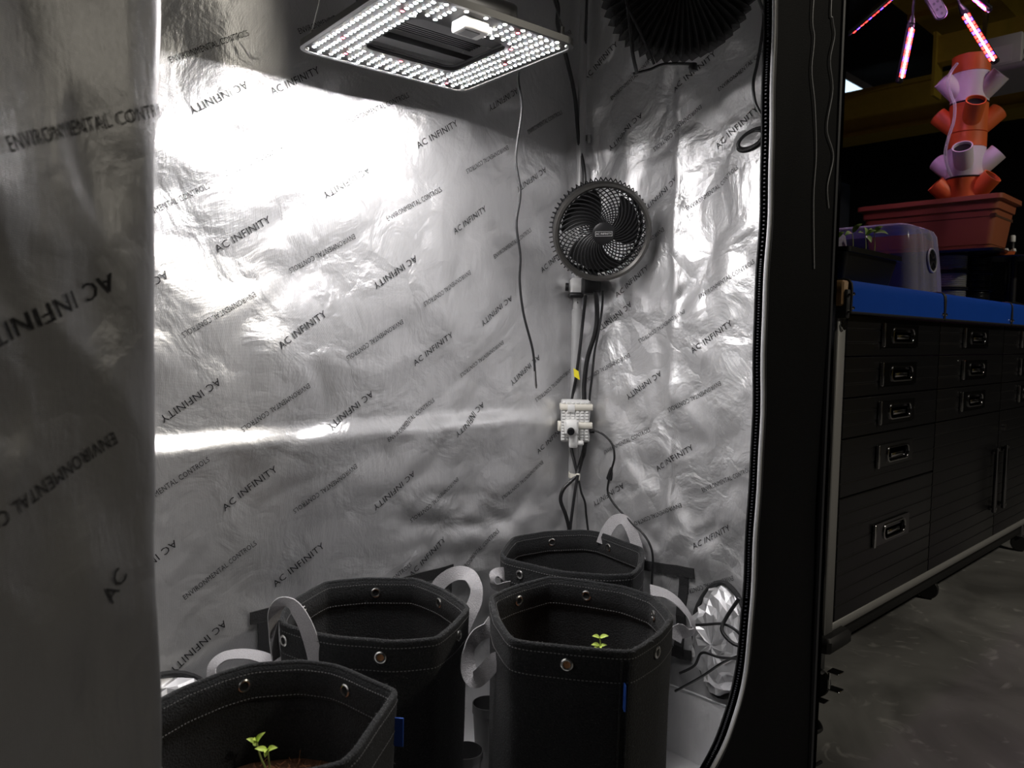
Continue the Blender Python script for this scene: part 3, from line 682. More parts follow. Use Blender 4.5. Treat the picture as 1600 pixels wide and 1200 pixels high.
ucab = dp([(921, 674, 1.735), (930, 673, 1.73), (944, 680, 1.725), (957, 695, 1.72), (960, 715, 1.72), (956, 732, 1.715), (951, 752, 1.71), (950, 770, 1.71), (960, 788, 1.70), (985, 815, 1.68), (1003, 832, 1.66), (1015, 850, 1.65), (1020, 870, 1.64), (1019, 900, 1.63), (1018, 925, 1.62)])
uc = thing('usb_cable', 'black cable with ferrite bead arching from the white box down the side wall', 'cable', loc=ucab[5])
wpart(MB().tube(spline(ucab, 8), 0.0024, 8), 'lead', CABLE, uc)
wpart(MB().tube([dep(958.5, 729, 1.715), dep(958, 731, 1.715), dep(952, 748, 1.715), dep(951.5, 750, 1.715)], [0.0055, 0.0072, 0.0072, 0.0055], 14), 'ferrite_bead', BLACKPLASTIC, uc)
wpart(MB().tube([dep(917, 673, 1.735), dep(929, 674, 1.732)], 0.0045, 10), 'plug', BLACKPLASTIC, uc)
# right-hand side cables
cable('wall_cable', [Vector((1.20, 0.66, 1.72)), Vector((1.19, 0.67, 1.50))]+dp([(1185, -20, 1.22), (1193, 20, 1.23), (1190, 60, 1.235), (1183, 100, 1.24), (1177, 130, 1.245), (1180, 160, 1.245), (1190, 180, 1.24)]), 0.0026, 'black cable hanging beside the door zip above the coil')
cl = thing('cable_coil', 'coiled black cable hung on the side wall beside the door zip', 'cable', loc=dep(1180, 218, 1.20))
for k in range(6):
    a, b = 0.010+0.0012*k, 0.019+0.0018*k
    pts = [dep(1173+(18+k*1.5)*math.cos(t)+k*0.7, 218-(11+k)*math.sin(t)-(18+k*1.5)*math.cos(t)*0.45, 1.205+0.004*math.sin(t+k)+0.002*k) for t in lin(0, 2*PI, 29)]
    wpart(MB().tube(pts, 0.0016, 6), 'loop', CABLE, cl)
for pts, r, lab in (([(1083, 977, 1.45), (1100, 976, 1.43), (1130, 975, 1.40), (1150, 985, 1.38), (1163, 1000, 1.37)], 0.0026, 'black cable crossing from the front pot handle to the foil sleeve'),
                    ([(1160, 1030, 1.37), (1125, 1027, 1.40), (1097, 1020, 1.44), (1085, 1040, 1.46), (1062, 1052, 1.48)], 0.0026, 'black cable sagging below the foil sleeve towards the front pot'),
                    ([(1162, 1022, 1.375), (1130, 1035, 1.41), (1095, 1058, 1.45), (1055, 1080, 1.49)], 0.0024, 'lowest straight black cable beside the foil sleeve'),
                    ([(1155, 935, 1.38), (1135, 965, 1.39), (1128, 985, 1.385), (1145, 1005, 1.37), (1165, 1010, 1.36)], 0.0035, 'bundled black cable drooping inside the foil sleeve')):
    cable('floor_cable', dp(pts), r, lab)

# ---------------------------------------------------------------- felt pots
def depth_of(p): return (Vector(p)-EYE).dot(FW)
def make_pot(label, zr, rim_px, eyelets, straps, tagpx=None, seam=None, extra=None, soil_z=0.22):
    ks = (0.8-zr)/(0.8-{ZB: 0.378, ZF: 0.391, ZL: 0.380, ZN: 0.376}[zr])           # strap depths were measured for slightly lower rims
    P0 = [at(x, y, 2, zr) for x, y in rim_px]
    N = 120
    poly = resample(chaikin(chaikin(P0, 1, 0.10), 1, 0.25), N)
    c = sum(poly, Vector())/N
    pot = thing('fabric_pot', label, 'plant pot', 'felt grow bags in the tent', loc=(c.x, c.y, GZ+0.008))
    L = [p-c for p in poly]
    nrm = []
    area = sum(L[i].x*L[(i+1) % N].y-L[(i+1) % N].x*L[i].y for i in range(N))
    sg = 1 if area > 0 else -1
    for i in range(N):
        t = (L[(i+1) % N]-L[i-1]); n = Vector((t.y, -t.x, 0)).normalized()*sg; nrm.append(n)
    h = zr-GZ-0.008; soil_z -= GZ+0.008
    def loop(z, off, k):                                   # k: 1 at rim, 0 at the floor
        sc = 0.93+0.07*k; out = []
        for i in range(N):
            p = L[i]; circ = Vector((p.x, p.y, 0)).normalized()*(sum(q.length for q in L)/N)
            q = p.lerp(Vector((circ.x, circ.y, p.z)), (1-k)*0.75)*sc
            w = 0.003*noise.noise(Vector((p.x*14+c.x, p.y*14, z*9)))*(0.3+0.7*(1-k))
            out.append(Vector((q.x, q.y, 0))+nrm[i]*(off+w)+Vector((0, 0, z+0.0015*noise.noise(Vector((p.x*18, p.y*18, c.x*7)))*k)))
        return out
    T = 0.0055
    rings = [[Vector((p.x*0.2, p.y*0.2, 0.0)) for p in loop(0, 0, 0)], loop(0.0, -0.006, 0), loop(0.006, 0, 0)]
    for k in (0.15, 0.3, 0.45, 0.6, 0.72, 0.80, 0.868, 0.872, 0.93, 0.975): rings.append(loop(h*k, 0.0005 if k > 0.87 else 0, k))
    rings += [loop(h-0.003, 0.0008, 1), loop(h-0.0008, -0.0004, 1), loop(h, -T*0.5, 1), loop(h-0.0008, -T+0.0004, 1), loop(h-0.003, -T-0.0003, 1)]
    for k in (0.975, 0.9, 0.8, 0.6, 0.4, 0.05): rings.append(loop(h*k, -T, k))
    rings.append([Vector((p.x*0.2, p.y*0.2, h*0.05)) for p in loop(h*.05, -T, 0)])
    part(MB().loft(rings, True, True), 'body', FELT, pot, angle=60)
    hk = (h-0.046)/h
    hem = [loop(h-0.004, -T-0.0004, 1), loop(h-0.008, -T-0.0026, 0.98), loop(h-0.044, -T-0.0030, hk), loop(h-0.0462, -T-0.0008, hk)]
    part(MB().loft(hem), 'hem', FELT, pot, angle=60)
    st = MB()
    for z, off, sgn in ((h-0.011, 0.0011, 1), (h-0.043, 0.0011, 1), (h-0.010, -T-0.0038, -1), (h-0.041, -T-0.0042, -1)):
        R = loop(z, off, z/h)
        Rr = resample(R, 170)
        for i in range(170):
            a, b = Rr[i], Rr[(i+1) % 170]; a2 = a.lerp(b, 0.12); b2 = a.lerp(b, 0.70); up = Vector((0, 0, 0.00055))
            tn = (b-a).normalized(); nn = Vector((tn.y, -tn.x, 0))*sg*sgn*0.0005
            st.add([a2-up, b2-up, b2+up, a2+up, a2-up+nn, b2-up+nn, b2+up+nn, a2+up+nn], [(4, 5, 6, 7), (0, 1, 5, 4), (3, 2, 6, 7)])
    tag(part(st, 'stitching', THREAD, pot, smooth=False), kind='stuff')
    fz_ = MB()
    for k in range(4200):                                  # loose fibres along the rim and walls
        i = random.randrange(N); u = random.random()
        if random.random() < 0.75: base = loop_pt(L, nrm, i, u, h-random.uniform(0, 0.003), random.uniform(-T, 0.0008))
        else:
            kz = random.uniform(0.55, 0.98); base = loop_pt(L, nrm, i, u, h*kz, 0.0012, 0.93+0.07*kz)
        d = Vector((random.uniform(-1, 1), random.uniform(-1, 1), random.uniform(-0.2, 1))).normalized()*random.uniform(0.0008, 0.0034)
        w = d.orthogonal().normalized()*0.00016
        fz_.add([base-w, base+w, base+d], [(0, 1, 2)])
    tag(part(fz_, 'felt_fibres', FELTFUZZ, pot, smooth=False), kind='stuff')
    # eyelets
    ring_me = None
    for px, py, side, inside_tone in eyelets:
        best = min(range(N), key=lambda i: (proj(c+L[i]*1.0-Vector((0, 0, 0.022)))[0]-px)**2+0.5*(proj(c+L[i]-Vector((0, 0, 0.022)))[1]-py)**2)
        n = nrm[best]; pos = c+L[best]-Vector((0, 0, 0.023))
        base = pos + (n*0.0012 if side > 0 else -n*(T+0.0036)); dr = n if side > 0 else -n
        fm = Matrix.Translation(base-pot.location) @ frame(dr, (0, 0, 1))
        e = part(MB().lathe([(0.0046, 0.0), (0.0050, 0.0018), (0.0066, 0.0022), (0.0082, 0.0012), (0.0084, -0.001)], 22, fm), 'eyelet', NICKEL, pot)
        part(MB().lathe([(0.0, 0.0004), (0.0047, 0.0004)], 16, fm), 'eyelet_hole', COPPER if inside_tone else HOLE, e)
    # webbing handles
    for pts, tw in straps:
        P = [dep(x, y, d*ks)-pot.location for x, y, d in pts]; SP = spline(P, 6); m = len(SP); wd = []
        for i in range(m):
            t = (SP[min(i+1, m-1)]-SP[max(i-1, 0)]).normalized(); pr_ = t.cross(FW).normalized()
            f = i/(m-1)*(len(tw)-1); k0 = min(int(f), len(tw)-2); a = tw[k0]+(tw[k0+1]-tw[k0])*(f-k0)
            wd.append(pr_*math.cos(a)+FW*math.sin(a))
        part(MB().ribbon(SP, 0.0235, 0.0018, wd), 'handle', WEB_GREY, pot)
    if tagpx:
        px, py = tagpx
        best = min(range(N), key=lambda i: abs(proj(c+L[i]-Vector((0, 0, 0.09)))[0]-px)+(1000 if nrm[i].dot(FW) > 0.15 else 0))
        ztag = at(px, py, 0, (c+L[best]).x).z if False else EYE.z+(dep(px, py, depth_of(c+L[best])).z-EYE.z)
        kk = (ztag-GZ-0.008)/h; b = loop(ztag-GZ-0.008, 0.0, kk)[best]; n = nrm[best]; tn = Vector((-n.y, n.x, 0))
        fm = Matrix.Translation(b) @ frame(tn, n)
        part(MB().cbox((0.0, -0.017, -0.0009), (0.011, 0.017, 0.0009), 0.0004, fm), 'brand_tag', BLUE, pot)
    if seam:
        for px in seam:
            best = min(range(N), key=lambda i: abs(proj(c+L[i]-Vector((0, 0, 0.05)))[0]-px)+(1000 if nrm[i].dot(FW) > 0 else 0))
            for dx in (-1, 1):
                pts = []
                for k in lin(0.05, 0.97, 20):
                    q = loop(h*k, 0.0012, k); pts.append(q[(best+dx) % N].lerp(q[best], 0.35))
                part(MB().tube(pts, 0.0013, 5), 'seam', FELT, pot)
    # growing medium
    sl = MB(); k = soil_z/h; R = loop(soil_z, -T-0.002, k); rr = [R]
    for f in (0.85, 0.68, 0.5, 0.34, 0.18, 0.05):
        rr.append([Vector((p.x*f, p.y*f, soil_z+0.006*noise.noise(Vector((p.x*f*40, p.y*f*40, c.x)))+0.003*random.uniform(-1, 1))) for p in R])
    sl.loft(rr, False, True)
    for _ in range(500):
        r_ = random.random()**0.5*0.92; p = R[random.randrange(N)]*r_; p.z = soil_z+0.003
        d = Vector((random.uniform(-1, 1), random.uniform(-1, 1), random.uniform(-0.1, 0.5))).normalized()*random.uniform(0.005, 0.016); w = d.orthogonal().normalized()*0.0005
        sl.add([p-w, p+w, p+d+w, p+d-w], [(0, 1, 2, 3)])
    so = sl.build('coir_soil', COIR, None, smooth=False); so.data.materials.append(COIRFIBRE)
    nf = len(so.data.polygons)
    for q in so.data.polygons[nf-500:]: q.material_index = 1
    so.location = pot.location; tag(so, 'loose brown coir filling '+extra, 'growing medium', kind='stuff')
    return pot, c, h
def loop_pt(L, nrm, i, u, z, off, sc=1.0):
    N = len(L); p = L[i].lerp(L[(i+1) % N], u)*sc; n = nrm[i].lerp(nrm[(i+1) % N], u)
    return Vector((p.x, p.y, z))+n*off
ZB, ZF, ZL, ZN = 0.382, 0.406, 0.390, 0.386
make_pot('black felt pot at the back in front of the corner pole', ZB,
    [(780, 864), (799, 838), (850, 829), (909, 827), (938, 831), (1008, 856), (1004, 880), (990, 897), (947, 898), (880, 893), (825, 881), (788, 872)],
    [(861, 842, -1, 0), (956, 852, -1, 0), (814, 895, 1, 0), (936, 905, 1, 0)],
    [([(812, 914, 1.475), (785, 917, 1.46), (771, 912, 1.45), (772, 899, 1.455), (785, 896, 1.47), (798, 905, 1.49)], [0.2, 0.6, 1.3, 0.9, 0.6]),
     ([(940, 850, 1.66), (948, 830, 1.665), (960, 814, 1.67), (974, 812, 1.665), (985, 826, 1.655), (994, 850, 1.645), (1000, 875, 1.635)], [0.2, 0.3, 0.6, 0.1, 0.1])],
    extra='the back felt pot near the pole', soil_z=0.21)
make_pot('black felt pot in the middle with a blue side tag and one seedling', ZF,
    [(764, 930), (790, 918), (855, 899), (915, 905), (978, 916), (1024, 930), (1054, 962), (1034, 987), (990, 1018), (895, 1011), (796, 999), (772, 962)],
    [(805, 934, -1, 0), (917, 921, -1, 0), (1033, 953, -1, 0), (886, 1031, 1, 1), (1027, 1017, 1, 0)],
    [([(772, 972, 1.20), (762, 984, 1.19), (745, 994, 1.175), (733, 1015, 1.165), (732, 1045, 1.155), (742, 1062, 1.145), (758, 1050, 1.13), (774, 1033, 1.12), (788, 1036, 1.115), (795, 1060, 1.12)], [0.1, 0.2, 0.9, 0.3, 0.5, 0.3, 0.2]),
     ([(1016, 922, 1.375), (1040, 928, 1.375), (1062, 944, 1.36), (1080, 968, 1.345), (1082, 986, 1.335), (1070, 990, 1.325), (1060, 985, 1.31), (1054, 1000, 1.30)], [0.9, 1.2, 1.3, 0.9, 0.3, 0.1])],
    tagpx=(977, 1090), seam=[975], extra='the middle pot around its seedling', soil_z=0.285)
make_pot('black felt pot left of the middle with a grey handle looped over its rim', ZL,
    [(436, 960), (450, 940), (506, 907), (575, 902), (650, 901), (696, 919), (736, 947), (712, 973), (684, 998), (602, 1001), (520, 994), (470, 984), (440, 974)],
    [(465, 943, -1, 0), (587, 920, -1, 0), (695, 935, -1, 0), (599, 1022, 1, 1), (714, 987, 1, 0), (445, 1001, 1, 0)],
    [([(497, 1046, 1.085), (489, 1012, 1.085), (477, 976, 1.085), (461, 950, 1.09), (445, 942, 1.10), (433, 949, 1.11), (428, 970, 1.125), (428, 1000, 1.13), (432, 1030, 1.13)], [0.25, 0.3, 0.45, 0.9, 1.35, 1.4]),
     ([(676, 930, 1.35), (690, 909, 1.35), (712, 896, 1.34), (733, 899, 1.32), (744, 918, 1.30), (743, 938, 1.285), (734, 958, 1.27), (722, 985, 1.26)], [0.2, 0.3, 0.8, 0.9, 0.2, 0.1])],
    extra='the felt pot left of the middle', soil_z=0.20)
make_pot('nearest black felt pot at the lower left holding a pair of seedlings', ZN,
    [(206, 1128), (226, 1100), (282, 1072), (343, 1048), (392, 1035), (469, 1029), (524, 1036), (607, 1070), (622, 1078), (590, 1123), (557, 1172), (538, 1190), (497, 1201), (430, 1212), (330, 1222), (245, 1205), (210, 1165)],
    [(379, 1056, -1, 0), (549, 1068, -1, 0)],
    [([(330, 1062, 1.13), (332, 1042, 1.14), (348, 1027, 1.15), (372, 1022, 1.155), (398, 1024, 1.16), (420, 1032, 1.16), (432, 1046, 1.15)], [0.5, 1.0, 1.28, 1.32, 1.25, 0.8])],
    tagpx=(621, 1145), extra='the nearest pot under the two seedlings', soil_z=0.262)

# ---------------------------------------------------------------- seedlings
def leaf_mesh(length, wid, curl=0.25, fold=0.25):
    mb = MB(); n = 7; rows = []
    for i in range(n+1):
        t = i/n; w = wid*math.sin(PI*min(1, t**0.8))**0.8*(1-0.25*t)+0.0002; x = length*t; z = length*curl*math.sin(t*PI*0.8)
        rows.append([(x, -w/2, z+fold*w*0.5), (x, -w/4, z+fold*w*0.15), (x, 0, z), (x, w/4, z+fold*w*0.15), (x, w/2, z+fold*w*0.5)])
    mb.loft(rows, closed=False); rows2 = [[(a, b, c-0.0003) for a, b, c in r] for r in rows]; mb.loft(rows2, closed=False)
    return mb
def seedling(label, base, stems, leafmat=LEAF):
    t = thing('seedling', label, 'seedling', loc=base)
    for sp in stems:
        pts = [Vector(p)-base for p in sp['path']]
        part(MB().tube(spline(pts, 5), [0.0013-0.0004*i/(5*(len(pts)-1)) for i in range(5*(len(pts)-1)+1)], 6), 'stem', STEM, t)
        for q, d, ln, wd in sp['leaves']:
            o = part(leaf_mesh(ln, wd), 'leaf', leafmat, t); d = Vector(d).normalized()
            up_ = Vector((-0.5, -0.5, 0.8)); y = up_.cross(d).normalized(); z = d.cross(y)
            o.matrix_local = Matrix.Translation(Vector(q)-base) @ Matrix(((d.x, y.x, z.x, 0), (d.y, y.y, z.y, 0), (d.z, y.z, z.z, 0), (0, 0, 0, 1)))
Rv, Uv = RT, UP
def two_seedlings():
    D = 0.985
    b1 = at(416, 1202, 2, 0.264); d1 = depth_of(b1)
    g = lambda x, y, k=0: dep(x, y, d1+k)
    seedling('taller pale green seedling with a leaning stem in the nearest pot', b1,
        [dict(path=[b1, g(408, 1185), g(403, 1168), g(401, 1158)],
              leaves=[(g(401, 1160), -RT*0.8+UP*0.35-FW*0.2, 0.0135, 0.0065), (g(401, 1160), RT*0.75+UP*0.75-FW*0.1, 0.019, 0.0075), (g(401, 1160), -RT*0.25+UP*0.5-FW*0.8, 0.0125, 0.008), (g(402, 1166), -RT*0.5+UP*0.1+FW*0.6, 0.010, 0.006)])])
    b2 = at(422, 1204, 2, 0.264); d2 = depth_of(b2)-0.004
    g2 = lambda x, y, k=0: dep(x, y, d2+k)
    seedling('shorter pale green seedling with spreading leaves in the nearest pot', b2,
        [dict(path=[b2, g2(420, 1190), g2(419, 1178), g2(418, 1170)],
              leaves=[(g2(418, 1172), -RT*0.9+UP*0.15-FW*0.2, 0.015, 0.0075), (g2(418, 1172), RT*0.9+UP*0.25-FW*0.25, 0.016, 0.0078), (g2(418, 1173), RT*0.05+UP*0.1-FW*0.9, 0.013, 0.007), (g2(418, 1174), -RT*0.1-UP*0.5-FW*0.6, 0.008, 0.006)])])
two_seedlings()
b3 = at(933, 1040, 2, 0.238); d3 = depth_of(b3); b3 = Vector(b3)
b3 = dep(933, 1072, 1.13); b3.z = 0.287
d3 = depth_of(b3)
g3 = lambda x, y, k=0: dep(x, y, d3+k)
seedling('pale green seedling with small opposite leaves in the middle pot', b3,
    [dict(path=[b3, g3(933, 1040), g3(936, 1018), g3(938, 1004), g3(936, 994)],
          leaves=[(g3(937, 996), -RT*0.85+UP*0.15-FW*0.2, 0.0125, 0.0065), (g3(937, 996), RT*0.9+UP*0.15-FW*0.2, 0.0135, 0.0068), (g3(937, 1008), -RT*0.9+UP*0.05-FW*0.3, 0.0145, 0.0065), (g3(937, 1010), RT*0.9+UP*0.2-FW*0.3, 0.0115, 0.0055), (g3(936, 1012), -RT*0.6-UP*0.05-FW*0.6, 0.0145, 0.0075), (g3(937, 1012), RT*0.1+UP*0.1-FW*0.9, 0.0115, 0.007)])])

# ---------------------------------------------------------------- nursery cups on the tent floor
def cup(label, px, py, z, r, h):
    p = at(px, py, 2, z); t = thing('nursery_cup', label, 'cup', 'nursery cups between the pots', loc=(p.x, p.y, GZ+0.009))
    part(MB().lathe([(0.0, 0.0), (r*0.72, 0.0), (r*0.95, h*0.86), (r, h*0.86), (r, h), (r-0.0015, h), (r*0.93, h*0.84), (r*0.70, 0.003), (0, 0.003)], 28), 'cup_wall', mat('dark_cup', (0.035, 0.035, 0.036), 0.45), t)
    part(MB().lathe([(0, h*0.62), (r*0.86, h*0.62)], 20), 'inside_tone', HOLE, t)  # dark disc painted as the shaded inside of the cup
cup('small grey nursery cup standing upright between the pots, half hidden by the middle pot', 763, 1098, 0.085, 0.031, 0.126)
cup('small dark nursery cup low between the left and middle pots', 728, 1172, 0.055, 0.031, 0.096)

# ================================================================ the workbench outside the tent
STEEL = mat('steel_post', (0.36, 0.36, 0.35), 0.42, 0.3, 0.1, 300)
SIDE = mat('dark_steel_side', (0.05, 0.05, 0.052), 0.5, 0.2)
DRAWER = mat('black_pearl_front', (0.018, 0.018, 0.020), 0.28, 0.35, 0.05, 500, 0.2)
WOOD = mat('oak_edge', (0.40, 0.24, 0.11), 0.55, 0, 0.3, 60, 0.25)
MATBLUE = mat('blue_vinyl', (0.010, 0.085, 0.52), 0.38, 0, 0.25, 25, 0.06)
RUBBER = mat('rubber', (0.012, 0.012, 0.013), 0.6)
BX0, BX1, BY, BYB, BZ0, BZ1 = 1.770, 3.735, 0.790, 1.285, 0.100, 0.872
wb = thing('workbench', 'long rolling steel workbench with black drawer fronts right of the tent', 'workbench', loc=(2.75, 1.03, GZ))
def wp5(mb, name, m, parent=wb, **k):
    o = mb.build(name, m, parent, **k)
    if parent is wb: o.matrix_parent_inverse = Matrix.Translation(-wb.location)
    return o
wp5(MB().cbox((BX0+0.004, BY+0.012, BZ0), (BX1-0.004, BYB, BZ1), 0.003), 'cabinet_body', SIDE)
for x in (BX0, BX1-0.042): wp5(MB().cbox((x, BY-0.006, BZ0), (x+0.042, BY+0.03, BZ1-0.004), 0.002), 'post', STEEL)
wp5(MB().cbox((BX0+0.03, BY-0.004, BZ0), (BX1-0.03, BY+0.03, BZ0+0.024), 0.002), 'bottom_rail', STEEL)
wp5(MB().cbox((BX0-0.018, BY-0.022, BZ1+0.008), (BX1+0.018, BYB+0.01, BZ1+0.066), 0.004), 'worktop', WOOD)
wp5(MB().cbox((BX0-0.012, BY-0.030, BZ1-0.02), (BX0+0.004, BY+0.02, BZ1+0.045), 0.002), 'corner_bracket', SIDE)
wp5(MB().tube([(BX0+0.020, BY-0.012, 0.838), (BX0+0.020, BY-0.004, 0.838)], 0.013, 18), 'lock', CHROME)
for z in (0.905, 0.866): wp5(MB().tube([(BX0-0.006, BY-0.034, z), (BX0-0.006, BY-0.028, z)], 0.004, 10), 'bolt', CHROME)
def front_slab(x0, x1, z0, z1, ribs):               # sheet front with shallow horizontal embossed lines
    prof = [(BY+0.011, z0), (BY-0.006, z0), (BY-0.008, z0+0.002)]
    zs = []
    n = max(1, int((z1-z0-0.02)/ribs)); st = (z1-z0)/(n+1)
    for k in range(1, n+1):
        z = z0+st*k; prof += [(BY-0.008, z-0.003), (BY-0.0068, z-0.0015), (BY-0.0068, z+0.0015), (BY-0.008, z+0.003)]
    prof += [(BY-0.008, z1-0.002), (BY-0.006, z1), (BY+0.011, z1)]
    return MB().loft([[(x0, y, z) for y, z in prof], [(x0+0.002, y-0.0005 if 0 < i < len(prof)-1 else y, z) for i, (y, z) in enumerate(prof)], [(x1-0.002, y-0.0005 if 0 < i < len(prof)-1 else y, z) for i, (y, z) in enumerate(prof)], [(x1, y, z) for y, z in prof]][::-1], True, True)
def pull(parent, xc, zc_, w=0.238, h=0.058):
    y = BY-0.009
    o = rrect(w, h, 0.003, 2); i = rrect(w*0.60, h*0.62, h*0.28, 6)
    o = [o[int(k*len(o)/len(i))] for k in range(len(i))]
    off = w*0.06
    f = lambda P, yy, dx=0: [(xc+x+dx, yy, zc_+z) for x, z in P]
    pl = wp5(MB().loft([f(o, y+0.001), f(o, y-0.0045), f(i, y-0.0045, off), f(i, y-0.0062, off), f([(a*0.95, b*0.90) for a, b in i], y-0.006, off), f([(a*0.93, b*0.85) for a, b in i], y+0.0005, off)], True, True), 'pull_plate', DARKCHROME, parent)
    pl.matrix_parent_inverse = Matrix.Translation(-wb.location); pl.matrix_parent_inverse = Matrix()
    wp5(MB().cbox((xc-w/2-0.003, y-0.010, zc_-h*0.52), (xc-w/2+0.005, y, zc_+h*0.52), 0.002), 'pull_edge', CHROME, pl)
    wp5(MB().loft([f([(a*1.04, b*1.10) for a, b in i], y-0.0040, off), f([(a*1.05, b*1.14) for a, b in i], y-0.0075, off), f([(a*0.99, b*0.98) for a, b in i], y-0.0080, off), f([(a*0.97, b*0.94) for a, b in i], y-0.0040, off)]), 'pull_rim', CHROME, pl)
    wp5(MB().cbox((xc+off-w*0.18, y-0.0050, zc_-h*0.16), (xc+off+w*0.16, y-0.0015, zc_+h*0.02), 0.001), 'pull_finger_bar', CHROME, pl)
Zt = [0.862, 0.7635, 0.6645, 0.5670, 0.4250, 0.126]
cols = [(1.815, 2.434), (2.440, 3.068), (3.074, 3.690)]
for ci, (x0, x1) in enumerate(cols):
    n = 5 if ci == 0 else 3
    for k in range(n):
        d = wp5(front_slab(x0, x1, Zt[k+1]+0.002, Zt[k]-0.0015, 0.036), 'drawer', DRAWER, angle=25)
        xc = x0+0.318; zc_ = (Zt[k]+Zt[k+1])/2+(0.004 if k < 3 else 0.012 if k == 3 else 0.028)
        pull(d, xc, zc_)
for ci, (x0, x1) in enumerate(cols[1:]):
    d = wp5(front_slab(x0, x1, Zt[5]+0.002, Zt[3]-0.0015, 0.036), 'door', DRAWER, angle=25)
    hx = 3.005 if ci == 0 else 3.115
    wp5(MB().cbox((hx-0.008, BY-0.030, 0.222), (hx+0.008, BY-0.018, 0.447), 0.003).cbox((hx-0.006, BY-0.02, 0.23), (hx+0.006, BY-0.006, 0.245), 0.001).cbox((hx-0.006, BY-0.02, 0.425), (hx+0.006, BY-0.006, 0.44), 0.001), 'bar_handle', DARKCHROME, d)
    for z in (0.236, 0.440): wp5(MB().tube([(hx, BY-0.029, z), (hx, BY-0.032, z)], 0.005, 10), 'handle_screw', CHROME, d)
    if ci == 1: wp5(MB().tube([(3.122, BY-0.006, 0.508), (3.122, BY-0.016, 0.508)], 0.011, 16), 'door_lock', CHROME, d)
# bumper and caster at the near corner
wp5(MB().cbox((BX0-0.022, BY-0.030, BZ0-0.032), (BX0+0.10, BY+0.05, BZ0+0.006), 0.008), 'bumper', RUBBER)
wp5(MB().cbox((BX0+0.02, BY+0.045, BZ0-0.075), (BX1-0.02, BYB-0.02, BZ0+0.002), 0.003), 'underframe_shade', RUBBER)  # black box for the lower chassis, also standing in for under-bench shade
for cx, cy, near in ((BX0+0.01, BY+0.015, 1), (BX1-0.05, BY+0.05, 0), (BX0+0.04, BYB-0.06, 0), (BX1-0.05, BYB-0.06, 0), (2.75, BY+0.09, 0)):
    fm = Matrix.Translation((cx, cy, GZ+0.034)) @ frame((1, 0.25, 0), (0, 0, 1))
    cs = wp5(MB().lathe([(0.0, -0.012), (0.030, -0.012), (0.033, -0.008), (0.033, 0.008), (0.030, 0.012), (0.0, 0.012)], 24, fm), 'caster_wheel', RUBBER)
    wp5(MB().cbox((cx-0.02, cy-0.012, GZ+0.062), (cx+0.02, cy+0.012, BZ0-0.015), 0.003), 'caster_fork', DARKCHROME, cs)
    if near:
        wp5(MB().cbox((cx-0.010, cy-0.058, GZ+0.070), (cx+0.020, cy-0.030, GZ+0.0735), 0.001), 'brake_tab', CHROME, cs)
        wp5(MB().cbox((cx-0.014, cy-0.062, GZ+0.030), (cx+0.014, cy-0.032, GZ+0.0335), 0.001), 'brake_tab', CHROME, cs)
        wp5(MB().tube([(cx-0.006, cy-0.034, GZ+0.072), (cx-0.012, cy-0.036, GZ+0.055), (cx-0.010, cy-0.036, GZ+0.032)], 0.003, 6), 'brake_lever', CHROME, cs)

# blue mats draped over the worktop edge
MZ = BZ1+0.066
mats = [(1.782, 2.398, 'leftmost blue vinyl mat hanging over the workbench edge'), (2.406, 3.066, 'middle blue vinyl mat hanging over the workbench edge'), (3.074, 3.70, 'blue vinyl mat at the right end of the workbench edge')]
for x0, x1, lab in mats:
    t = thing('bench_mat', lab, 'mat', 'blue mats on the workbench', loc=((x0+x1)/2, BY-0.02, MZ)); lx = (x1-x0)/2
    prof = [(0.40, 0.0015), (0.20, 0.0015), (0.05, 0.0015), (0.012, 0.0035), (-0.001, 0.001), (-0.006, -0.007), (-0.007, -0.02), (-0.0075, -0.045), (-0.007, -0.0725)]
    G = []
    for i in range(25):
        x = -lx+2*lx*i/24
        G.append([(x, y-0.002*noise.noise(Vector((x*9+x0, z*20, 1))), z+(0.0008*noise.noise(Vector((x*7, y*7, x0))) if y > 0.03 else 0)) for y, z in prof])
    part(MB().loft(G, closed=False), 'sheet', MATBLUE, t)
    part(MB().loft([[(x, y+0.001, z-0.0012) for x, y, z in r] for r in G][::-1], closed=False), 'backing', RUBBER, t)
    for e in (0, -1): part(MB().tube([Vector(p)+Vector((0, -0.001, 0)) for p in G[e]], 0.0032, 6), 'edging', RUBBER, t)
    part(MB().tube([Vector(r[-1]) for r in G], 0.0032, 6), 'edging', RUBBER, t)
    for x in (-lx+0.008, lx-0.010):
        for z in ((-0.030, -0.062) if x < 0 and x0 < 2 else (-0.058,)):
            part(MB().lathe([(0.0, 0.0035), (0.003, 0.003), (0.0042, 0.0)], 12, Matrix.Translation((x, -0.0095, z)) @ frame((0, -1, 0))), 'snap', CHROME, t)

# ---------------------------------------------------------------- things on the bench
TOPZ = MZ+0.004
TRAYM = mat('black_tray', (0.006, 0.006, 0.006), 0.4)
def clear_plastic(name, fac, tint, rough=0.15):
    m, N, L, P = nodes_of(name); out = N['Material Output']
    P.inputs['Base Color'].default_value = (*tint, 1); P.inputs['Roughness'].default_value = rough
    tr = N.new('ShaderNodeBsdfTransparent'); mx = N.new('ShaderNodeMixShader'); fr = N.new('ShaderNodeFresnel'); fr.inputs[0].default_value = 1.45
    ad = N.new('ShaderNodeMath'); ad.operation = 'ADD'; ad.inputs[1].default_value = fac; L.new(fr.outputs[0], ad.inputs[0])
    L.new(ad.outputs[0], mx.inputs[0]); L.new(tr.outputs[0], mx.inputs[1]); L.new(P.outputs[0], mx.inputs[2]); L.new(mx.outputs[0], out.inputs['Surface'])
    MATS[name] = m; return m
CLEAR = clear_plastic('clear_dome_plastic', 0.16, (0.62, 0.60, 0.70))
